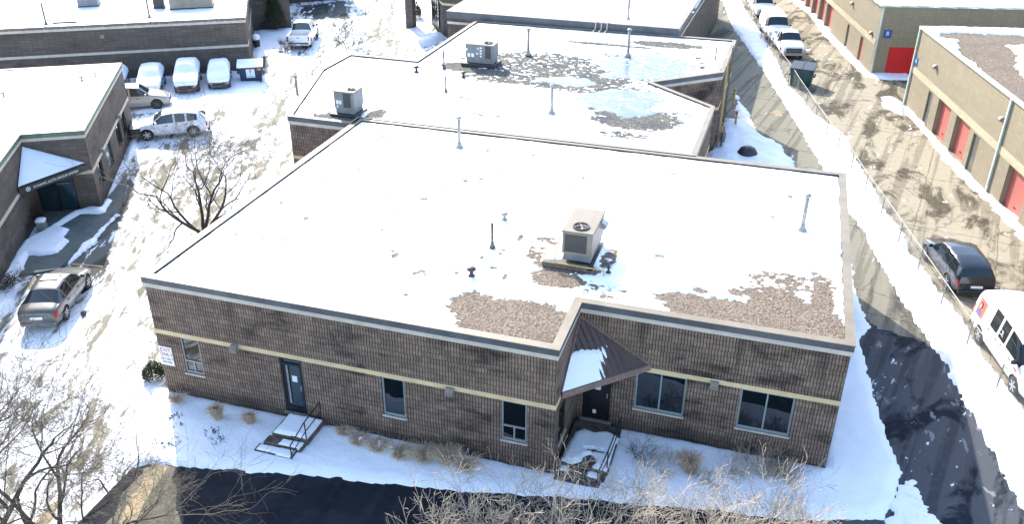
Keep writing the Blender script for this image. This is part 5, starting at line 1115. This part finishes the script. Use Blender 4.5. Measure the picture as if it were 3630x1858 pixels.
vehicle('suv','parked_car','pale car fully covered in snow left of the dark red one','car',(-23.5,30.5),-58.5,'blue_grey_car',(.93,.9,.92),snow_=.16,group=SG)
vehicle('suv','parked_car','snow covered car cut off by the left building roof','car',(-25.7,29.3),-58.5,'blue_grey_car',(.93,.9,.92),snow_=.16,group=SG)
v = vehicle('pickup','pickup_truck','white pickup truck seen from behind on the snowy lot at the top left','pickup truck',(-19.65,45.9),108.8,'fleet_white',(.93,.93,1.0))
vehicle('suv','parked_car','black sport utility car parked by the chain link fence, seen from behind','car',(28.78,18.6),103.6,'black_car',(.99,.97,.97))
v = vehicle('van','van','white work van with a printed panel and dark windows at the right edge','van',(30.25,11.3),-77.9,'fleet_white',(1,1,1.0))
# printing and a painted window reflection on the near van (its right side, y negative)
def van_side(x, z): h = get_geo('van')[2].ray_cast(Vector((x,-3,z)), Vector((0,1,0))); return h[0], h[1]
def decal(name, pts, m_, off, parent):
    mb = MB(); P = []
    for x, z in pts: h, n_ = van_side(x, z); P.append(h+Vector((0,-off,0)))
    mb.add(P, [tuple(range(len(P)))]); o = mb.build(name, m_, parent, world=False); return o
M['decalred'] = mat('printed_red_panel', (.62,.13,.10), .4); M['decalblue'] = mat('printed_blue', (.12,.12,.32), .4); M['skin'] = mat('printed_skin_tone', (.62,.38,.27), .5); M['hair'] = mat('printed_hair', (.06,.03,.02), .5); M['greytxt'] = mat('printed_grey', (.2,.2,.21), .5); M['decalgreen'] = mat('printed_green', (.2,.5,.2), .5); M['gold'] = mat('printed_gold', (.6,.45,.15), .5)
for i in range(6):
    x0 = -2.42+i*.105; x1 = x0+.105
    decal('printed_panel', [(x0,1.02),(x1,1.02),(x1,1.35),(x0,1.35)], 'decalred', .012, v); decal('printed_panel', [(x0,1.35),(x1,1.35),(x1,1.72),(x0,1.72)], 'decalred', .012, v)
decal('printed_panel', [(-1.78,1.0),(-1.74,1.0),(-1.74,1.72),(-1.78,1.72)], 'gold', .014, v)
decal('printed_figure', [(-2.36,1.04),(-1.96,1.04),(-2.0,1.2),(-2.1,1.30),(-2.24,1.30),(-2.33,1.2)], 'decalblue', .018, v)
decal('printed_figure', [(-2.27+.12*math.cos(a_*.628)+.1, 1.47+.15*math.sin(a_*.628)) for a_ in range(10)], 'hair', .026, v)
decal('printed_figure', [(-2.27+.075*math.cos(a_*.628)+.1, 1.44+.11*math.sin(a_*.628)) for a_ in range(10)], 'skin', .034, v)
sdn = [Vector((1,0,0)), Vector((0,0,1)), Vector((0,-1,0))]
def van_text(s_, size, m_, x, z, dy=.012):
    h, n_ = van_side(x, z); Rz = Matrix.Rotation(v.rotation_euler.z, 3, 'Z')
    text_mesh('lettering', s_, size, m_, (Vector(v.location)+Rz@(h+Vector((0,-dy,0)))), [Rz@q for q in sdn], v, .001)
van_text('905 337-2411', .16, 'greytxt', -.2, .90); van_text('CE', .34, 'paper', -.1, 1.5, .05)  # white letters on the side window stand in for its reflections
decal('printed_mark', [(-1.05,1.02),(-.99,1.02),(-.99,1.13),(-1.05,1.13)], 'black', .012, v)
decal('printed_mark', [(.1,1.04),(.16,1.04),(.16,1.14),(.1,1.14)], 'black', .012, v)
decal('printed_mark', [(.95,.6),(1.15,.6),(1.15,.66),(.95,.66)], 'decalgreen', .012, v)
decal('printed_mark', [(1.45,.95),(1.75,.9),(1.7,1.02),(1.5,1.05)], 'decalred', .012, v)
LN = 'white work vehicles in line along the fence'
vehicle('pickup','pickup_truck','white pickup truck facing the camera behind the green dumpster','pickup truck',(20.1,55.6),-77,'fleet_white',(.9,.93,1.0),group=LN)
vehicle('van','van','white van with dark windshield parked behind the white pickup','van',(18.75,61.0),-77,'fleet_white',(.95,.95,1.0),glassm='fleet',group=LN)
vehicle('van','van','white van with pale blue windshield, farthest in the line at the top edge','van',(17.1,69.8),-77,'fleet_white',(.95,.93,.95),glassm='fleet',group=LN)
# dumpsters
def dumpster(name, label, c, sx, sy, h, rz, m_, lidm, snow_=0):
    t = thing(name, label, 'dumpster', (c[0],c[1],0), rz)
    mb = MB(); bx, by = sx/2, sy/2; k = .84
    vs = [(-bx*k,-by*k,.1),(bx*k,-by*k,.1),(bx*k,by*k,.1),(-bx*k,by*k,.1),(-bx,-by,h*.9),(bx,-by,h*.9),(bx,by,h),(-bx,by,h)]
    mb.add(vs, [(0,3,2,1),(4,5,6,7),(0,1,5,4),(1,2,6,5),(2,3,7,6),(3,0,4,7)]); mb.build('bin', m_, t, world=False)
    mb = MB(); mb.tube([(-bx-.02,-by-.02,h*.9),(bx+.02,-by-.02,h*.9),(bx+.02,by,h),(-bx-.02,by,h),(-bx-.02,-by-.02,h*.9)], .04, 4)
    for x in (-bx*.93,0,bx*.93): mb.tube([(x*.9,-by*k-.02,.15),(x,-by-.02,h*.88)], .03, 4)
    mb.build('rim', m_, t, world=False)
    for sd in (-1,1):
        mb = MB(); mb.add([(sd*.02,-by-.05,h*.93),(sd*(bx+.03),-by-.05,h*.93),(sd*(bx+.03),by,h+.05),(sd*.02,by,h+.05),(sd*.02,-by-.05,h*.93+.04),(sd*(bx+.03),-by-.05,h*.93+.04),(sd*(bx+.03),by,h+.12),(sd*.02,by,h+.12)], [(0,3,2,1),(4,5,6,7),(0,1,5,4),(1,2,6,5),(2,3,7,6),(3,0,4,7)])
        mb.build('lid', lidm, t, world=False)
        mb = MB(); mb.bbox((sd*(bx+.06),0,h*.55),(.1,sy*.5,.12),.02); mb.build('lift_pocket', m_, t, world=False)
        for yy in (-by*.7,by*.7): mb = MB(); mb.lathe([(.08,-.03),(.08,.03)], (sd*bx*.75,yy,.08), 10, 'Y'); mb.build('wheel','rubber',t, world=False)
    if snow_: mb = MB(); mb.obox((0,0,h*.95+.13),(sx+.12,sy+.12,snow_),0,math.atan2(h*.07+.05,sy)); mb.build('snow_cover','snow',t, world=False)
    return t
t = dumpster('dumpster','blue dumpster with a white notice sheet and snow on its lid',(-18.05,34.95),1.75,1.35,1.22,.52,'dumpblue','plastic',.14)
mb = MB(); mb.add([(-.32,-.645,.38),(.3,-.645,.38),(.3,-.70,1.02),(-.32,-.70,1.02)], [(0,1,2,3)]); n = mb.build('notice','paper',t, world=False)
mb = MB(); mb.add([(-.05,-.695,.84),(.05,-.695,.84),(.07,-.705,.93),(0,-.71,.98),(-.07,-.705,.93)], [(0,1,2,3,4)]); mb.add([(-.26,-.665,.46),(.24,-.665,.46),(.24,-.67,.49),(-.26,-.67,.49)], [(0,1,2,3)]); mb.build('emblem','greytxt',n, world=False)
mb = MB(); mb.add([(.5,-.715,.92),(.78,-.715,.92),(.78,-.73,1.06),(.5,-.73,1.06)], [(0,1,2,3)]); mb.build('warning_label','orange',t, world=False)
mb = MB(); mb.box(-.45,-.735,1.07,.35,-.72,1.10); mb.build('red_stripe','red',t, world=False)
dumpster('dumpster','dark green dumpster with black lids beside the chain link fence',(21.45,46.65),1.65,1.5,1.45,-.14,'dumpgreen','black')
t = thing('wooden_pallet','weathered wooden pallet lying in front of the green dumpster','pallet',(21.9,45.4,0),-.2)
mb = MB()
for k in range(5): mb.box(-.6,-.35+k*.16,.10,.6,-.23+k*.16,.13)
mb.build('deck','wood',t, world=False)
mb = MB()
for x in (-.55,-.04,.47): mb.box(x,-.35,.01,x+.09,.41,.099)
mb.build('runner','wood',t, world=False)
# caged ladder and bins by the dark building
q = (-25.57,48.79); t = thing('cage_ladder','pale caged ladder standing against the dark building at the top left','ladder',(q[0],q[1],0),.53)
for s_ in (-.25,.25): mb = MB(); mb.tube([(s_,0,.3),(s_,0,6.2)],.03,6); mb.build('rail','steel',t, world=False)
for k in range(18): mb = MB(); mb.tube([(-.25,0,.5+k*.3),(.25,0,.5+k*.3)],.018,5); mb.build('rung','steel',t, world=False)
for k in range(4): mb = MB(); mb.tube([(.36*math.cos(a_)+0,-.32+.36*math.sin(a_),2.4+k*1.1) for a_ in [math.pi*2*j/14 for j in range(15)]],.022,5); mb.build('hoop','steel',t, world=False)
q = (-22.60,43.11); t = thing('rubbish_bin','black rubbish bin heaped with snow at the end wall of the long dark building','bin',(q[0],q[1],0))
mb = MB(); mb.lathe([(.26,0),(.3,.7),(.33,.72)],(0,0,0),14); mb.build('bin','plastic',t, world=False)
mb = MB(); mb.lathe([(.33,.7),(.36,.85),(.28,1.05),(.1,1.15),(0,1.16)],(0,0,0),12); mb.build('snow_cover','snow',t,True, world=False)
# small things on the ground
q = (-6.86,3.64); mb = MB(); mb.bbox((q[0],q[1],.08),(.2,.2,.16),.04,.4); tag(mb.build('ice_block','stepc'),'small dirty block lying in the snow right of the silver sedan','debris')
q = (18.64,30.39); mb = MB(); mb.lathe([(.62,0),(.60,.3),(.45,.55),(.2,.68),(0,.7)],(q[0],q[1],0.05),16); tag(mb.build('round_bush','evergreen' if 0 else 'dkgrey',smooth=True),'dark rounded lump in the snow behind the largest roof','shrub')

# ------------------------------------------------------------------ fences
def fence(name, label, feet, h, post_lbl=None, mesh=True, post_m='fencesteel', lean=0):
    t = thing(name, label, 'fence', (feet[0][0],feet[0][1],0))
    for x, y in feet: mb = MB(); mb.tube([(x,y,-.1),(x,y,h+.04)],.028,6); mb.build('post',post_m,t)
    mb = MB(); mb.tube([(x,y,h) for x,y in feet],.022,6); mb.build('top_rail',post_m,t)
    if mesh:
        mb = MB()
        for (x0,y0),(x1,y1) in zip(feet[:-1],feet[1:]): mb.add([(x0,y0,.1),(x1,y1,.1),(x1,y1,h),(x0,y0,h)],[(0,1,2,3)])
        mb.build('wire_mesh','chain',t)
    return t
m = mat('chain_link', (.42,.41,.39), .5, .6); m.blend_method = 'HASHED' if hasattr(m,'blend_method') else None; T_ = NT(m); s_ = T_.n('ShaderNodeSeparateXYZ'); T_.l(T_.uv(), s_.inputs[0])
a1_ = T_.m('FRACT', T_.m('DIVIDE', T_.m('ADD', s_.outputs[0], s_.outputs[1]), .075)); a2_ = T_.m('FRACT', T_.m('DIVIDE', T_.m('SUBTRACT', s_.outputs[0], s_.outputs[1]), .075))
T_.l(T_.m('MAXIMUM', T_.m('LESS_THAN', a1_, .07), T_.m('LESS_THAN', a2_, .07)), T_.b.inputs['Alpha']); M['chain'] = m
FR = FENCE
fence('chain_link_fence','long chain link fence with a pale top rail between the lane and the storage driveway',FR,1.3)
FL = [(-12.94,33.4),(-13.5,35.2),(-14.05,36.93),(-14.6,39.4),(-15.2,42.2),(-15.9,45.0),(-16.67,47.75),(-17.31,50.39),(-18.04,53.17),(-18.76,56.16),(-19.48,58.83),(-20.04,61.43),(-20.7,64.2)]
t = fence('wire_fence','rusty brown wire fence along the snowy lot at the top left',FL,1.0,mesh=False,post_m='wood')
mb = MB(); mb.tube([(x,y,.45) for x,y in FL],.018,5); mb.build('lower_rail','wood',t)
q = FL[0]; t = thing('bollard','pale yellow bollard at the near end of the wire fence','bollard',(q[0]-.15,q[1]-.5,0)); mb = MB(); mb.lathe([(.09,-.1),(.09,1.35),(.05,1.4),(0,1.41)],(0,0,0),10); mb.build('post','coping',t,world=False); mb = MB(); mb.lathe([(.095,1.1),(.095,1.2)],(0,0,0),10); mb.build('band','gaspipe',t,world=False)

# ------------------------------------------------------------------ bare trees
def bare_tree(name, label, base, H, spread, seed, mt='bark', mc='twigdk', stems=1, lean=(0,0), levels=5, r0=.12, group=None, cat='tree', twig=.007, droop=0., splits=(2,4), first=.25, budget=4200, out=.55, phase=0., up_=.03):
    rng = random.Random(seed); t = thing(name, label, cat, (base[0],base[1],0), 0, group)
    A_ = MB(); Cm = MB(); cnt = 0; Q = []
    for s_ in range(stems):
        a_ = s_*2*math.pi/stems+rng.uniform(-.4,.4)+phase; k_ = .06*(stems>1); o_ = out if stems > 1 else .04
        Q.append((Vector((math.cos(a_)*k_, math.sin(a_)*k_, -.1)), Vector((lean[0]+math.cos(a_)*o_, lean[1]+math.sin(a_)*o_, 1)).normalized(), H*rng.uniform(.34,.46), r0*rng.uniform(.75,1), 0))
    while Q and cnt < budget:
        p, d, L, r_, lv = Q.pop(0); cnt += 1
        n = 4 if lv >= levels-1 else 6; pts = [p.copy()]; rs = [r_]; dd = d.copy(); q = p.copy(); kids = []
        wob = .20 if lv > 0 else .12
        for i in range(n):
            dd = (dd+Vector((rng.gauss(0,wob),rng.gauss(0,wob),rng.gauss(0,wob)+up_))).normalized(); q = q+dd*(L/n)
            pts.append(q.copy()); rs.append(max(twig*.5, r_*(1-.5*(i+1)/n))); kids.append((q.copy(), dd.copy(), rs[-1]))
        (A_ if lv <= 1 else Cm).tube(pts, rs, 7 if lv == 0 else (5 if lv <= 1 else 3), cap=False)
        if lv >= levels: continue
        k = rng.randint(*splits)
        for j in range(k):
            f0 = first if lv == 0 else .2; idx = min(n-1, int(f0*n+(j+rng.random())*(1-f0)*n/k)); kp, kd, kr = kids[idx]
            side = kd.cross(Vector((rng.gauss(0,1),rng.gauss(0,1),rng.gauss(0,1)))).normalized(); an = math.radians(rng.uniform(22,60))*spread
            nd = kd*math.cos(an)+side*math.sin(an); nd.z = abs(nd.z)*.8 if lv < 2 else nd.z*.8
            Q.append((kp, nd.normalized(), L*rng.uniform(.45,.85), kr*rng.uniform(.5,.75), lv+1))
        Q.append((q, dd, L*rng.uniform(.55,.8), rs[-1]*.95, lv+1))
    A_.build('trunk', mt, t, True, world=False); Cm.build('crown', mc, t, True, world=False)
    return t
M['twigmid'] = noisy('brown_grey_twig_bark', (.17,.135,.10), (.10,.08,.06), 6, .9)
q = (-6.39,11.65)
bare_tree('bare_tree','bare spreading tree standing on the snowy lot behind the left wall of the largest building',(q[0]-.1,q[1]+.1),7.2,1.0,11,'bark','twigmid',5,(-.22,-.02),6,.105,twig=.009,first=.2,out=.75,budget=5200)
bare_tree('bare_tree','large bare tree with mossy trunk filling the bottom left corner',(-.3,-8.0),7.6,1.0,21,'bark','twigmid',5,(.12,.12),6,.13,twig=.008,budget=7500,out=.45)
bare_tree('bare_tree','second bare tree right of the mossy trunk at the bottom left',(1.5,-7.3),6.3,1.0,27,'bark','twigmid',5,(.30,.10),6,.095,twig=.0075,budget=7000,out=.6)
bare_tree('bare_tree','bare tree at the left edge below the shop canopy',(-9.9,.6),3.6,1.0,33,'bark','bark',4,(-.05,.1),4,.07,twig=.009)
TL = ['leftmost of the row','second in the row from the left','third in the row from the left','third in the row from the right','second in the row from the right','rightmost of the row']
for k, (x, y, h, sd) in enumerate([(13.8,-4.3,3.4,41),(15.3,-4.2,3.7,42),(17.0,-3.8,4.0,43),(18.7,-3.3,4.3,44),(20.3,-2.9,4.0,45),(21.9,-2.3,3.6,46)]):
    bare_tree('bare_tree', 'pale bare tree crown at the bottom edge, '+TL[k], (x,y), h, 1.1, sd, 'twig','twig',5,(0,.05),4,.06,'pale bare trees at the bottom edge',twig=.012,budget=1500,out=.7,splits=(2,4))
for (x, y), h, sd, lb, mm in (((-14.78,44.28),3.2,51,'bare sapling leaning over the wire fence at the top','bark'),((-14.68,45.53),2.6,52,'lower bare sapling right of the leaning one beside the wire fence','twigdk'),((-19.41,42.21),1.3,53,'tiny bare shrub on the snow drift below the white pickup','bark')):
    bare_tree('bare_tree', lb, (x,y), h, 1.2, sd, mm, mm, 3, (0,0), 4, .05, twig=.012)
# bare shrubs in the front bed (right), against the shop (left)
SH = [((17.16,1.59),1.0,.9),((17.79,1.15),1.0,.8),((18.31,1.74),.9,.8),((20.06,1.59),1.1,.9),((20.64,2.26),1.2,1.),((21.32,2.26),1.1,1.),((21.90,2.17),1.0,1.),((21.05,1.83),.9,.8),((21.61,2.21),1.2,1.),((19.40,1.04),.8,.8)]
for k, ((x, y), h, s_) in enumerate(SH):
    lb = ['bare twiggy shrub nearest the corner entrance steps','bare shrub just right of the shrub at the entrance steps','bare shrub left of the dry grass clump under the first wide window','bare shrub right of the dry grass clump','bare shrub below the gap between the two wide windows','bare shrub below the left edge of the right wide window','bare shrub below the middle of the right wide window','bare shrub in front of the right wide window\'s right pane','bare brown tangled shrub nearest the right end of the front wall','low bare shrub in front of the dry grass clump'][k]
    bare_tree('bare_shrub', lb, (x,y), h*1.25, 1.35, 60+k, 'twig' if k not in (0,8) else 'twigdk', 'twig' if k not in (0,8) else 'twigdk', 6, (0,0), 3, .018, 'bare shrubs in the front bed', 'shrub', twig=.0065, splits=(3,5), budget=420)
for k, ((x, y), h) in enumerate([((-15.12,8.15),1.5),((-15.69,9.55),1.4),((-15.50,9.94),1.2),((-11.69,4.24),1.3)]):
    bare_tree('bare_shrub', ['dense bare shrub at the left edge under the shop wall','dense bare shrub left of the snow capped planter','smaller bare shrub touching the snow capped planter','bare shrub at the left edge beside the silver sedan'][k], (x,y), h*1.2, 1.4, 80+k, 'bark','bark', 8, (0,0), 3, .02, 'bare shrubs by the shop entrance', 'shrub', twig=.012, splits=(4,6), budget=900)
# ornamental grass clumps
def grass_clump(label, x, y, h, n, spread, seed, lean=(0,-.2), mm='grass', dens=1):
    rng = random.Random(seed); t = MB()
    for i in range(n):
        a_ = rng.uniform(0,6.28); rr = abs(rng.gauss(0,1)); bx, by = x+math.cos(a_)*.05*rr, y+math.sin(a_)*.05*rr
        L = h*rng.uniform(.55,1.1); sp = spread*rng.uniform(.3,1.2); dx, dy = math.cos(a_)*sp+lean[0], math.sin(a_)*sp+lean[1]
        t.tube([(bx,by,0),(bx+dx*L*.35,by+dy*L*.35,L*.6),(bx+dx*L*.8,by+dy*L*.8,L*.86),(bx+dx*L*1.2,by+dy*L*1.2,L*.80)], [.008,.007,.006,.003], 3, cap=False)
    o = t.build('grass_clump', mm); return tag(o, label, 'ornamental grass', 'dry grass clumps along the front wall')
GC = [((0.72,-0.43),.55,150,.7),((2.67,-0.82),.8,420,.35),((3.88,-0.68),.65,300,.4),
      ((7.23,-0.26),.34,420,0.82),((7.94,-0.61),.40,380,0.75),((8.76,-0.69),.42,420,0.82),((9.53,-0.81),.46,420,0.82),((10.39,-0.69),.5,520,0.82),((11.19,-0.58),.55,620,0.82),((11.84,-0.73),.5,420,0.75),((18.91,1.36),.75,500,.5)]
GL = ['sparse dry grass clump nearest the exit only sign','upright dry grass clump left of the left concrete steps','smaller upright dry grass clump just left of the left concrete steps','flattened dry grass clump nearest right of the left concrete steps','flattened dry grass clump, second right of the left steps','dry grass clump, third right of the left steps','dry grass clump below the narrow window','dry grass clump, third from the stepped corner','large dry grass clump, second from the stepped corner','large dry grass clump nearest the stepped corner','brown dry grass clump amid the bare shrubs on the right']
for k, ((x, y), h, n, sp) in enumerate(GC): grass_clump(GL[k], x, y, h*(1.1 if 2 < k < 10 else 1), int(n*1.1), sp, 100+k, (0,-.15) if k < 3 else (.18*math.sin(k*2.3),.22))
# snow mounds over the flattened clumps
for k in range(3,10):
    (x, y), h, n, sp = GC[k]; rk = (.3,.2,.34,.26,.22,.3,.36)[k-3]; poly = [(x+rk*math.cos(a_*.7)*(1.1+.3*math.sin(k*3+a_*2))+.12*math.sin(k*5), y+rk*.8*math.sin(a_*.7)+.22+.1*math.cos(k*4)) for a_ in range(9)]
    tag(sheet('snow_mound', poly, .30, base=.08, edge=.34, rag=.16, rscale=4, res=.04, seed=200+k, lump=.3), kind='structure')
# low junipers poking through the snow
def leafy(name, label, x, y, w_, h, n, mm, seed, cat='shrub', ls=.07, group=None):
    rng = random.Random(seed); t = MB()
    for i in range(n):
        a_ = rng.uniform(0,6.28); rr = rng.random()**.6; zz = rng.random()*h*(1-rr*.6); p = Vector((x+math.cos(a_)*rr*w_, y+math.sin(a_)*rr*w_, .05+zz)); d = Vector((math.cos(a_)*.8,math.sin(a_)*.8,rng.uniform(.1,1))).normalized(); s_ = d.cross(Vector((rng.gauss(0,1),rng.gauss(0,1),1))).normalized()*ls*.3
        t.add([p-s_, p+s_, p+d*ls+s_*.3, p+d*ls-s_*.3], [(0,1,2,3)])
    return tag(t.build(name, mm), label, cat, group)
q = (-0.92,0.57); leafy('evergreen_bush','olive green bush at the left corner of the largest building below the exit sign',q[0]-.2,q[1]+.1,.4,.8,1700,'evergreen',301)
JP = [((1.16,-1.22),.22),((1.63,-1.64),.22),((1.94,-2.39),.25),((1.76,-2.60),.18),((2.92,-1.62),.38),((3.36,-1.87),.25)]
for k, ((x,y),w_) in enumerate(JP): leafy('juniper','blue green low plant poking through snow, '+['topmost of the left group','second of the left group','third of the left group','leftmost of the group by the tree twigs','largest one left of the left concrete steps','smaller one just below the largest'][k],x,y,w_*.8,.10,70,'bluegreen',310+k,'ground plant',.13,'low blue green plants in the front bed')
q = (-24.11,48.81); t = thing('evergreen_tree','dark conifer with snow by the brick wall behind the white pickup','tree',(q[0],q[1],0))
mb = MB(); mb.tube([(0,0,-.1),(.03,0,1.2),(0,0,3.2)],[.12,.1,.04],8); mb.build('trunk','bark',t,world=False)
rng = random.Random(5); mb = MB()
for i in range(2600):
    a_ = rng.uniform(0,6.28); z = .7+3.0*rng.random(); R_ = .95*(1-(z-.7)/3.3)+.08; rr = R_*rng.random()**.4; p = Vector((math.cos(a_)*rr,math.sin(a_)*rr,z-.15*rr)); d = Vector((math.cos(a_),math.sin(a_),rng.uniform(-.5,.3))).normalized(); s_ = d.cross(Vector((0,0,1))).normalized()*.05
    mb.add([p-s_,p+s_,p+d*.2], [(0,1,2)])
mb.build('crown','evergreen',t,world=False)
q = (-25.53,49.03); leafy('snowy_bush','dark bush dusted with snow beside the caged ladder',q[0],q[1],.7,1.3,1500,'bluegreen',321,ls=.14)
q = (-14.09,57.32); leafy('evergreen_bush','small green bush behind the square pillar of the entrance porch',q[0],q[1],.5,1.6,900,'evergreen',322,ls=.14)
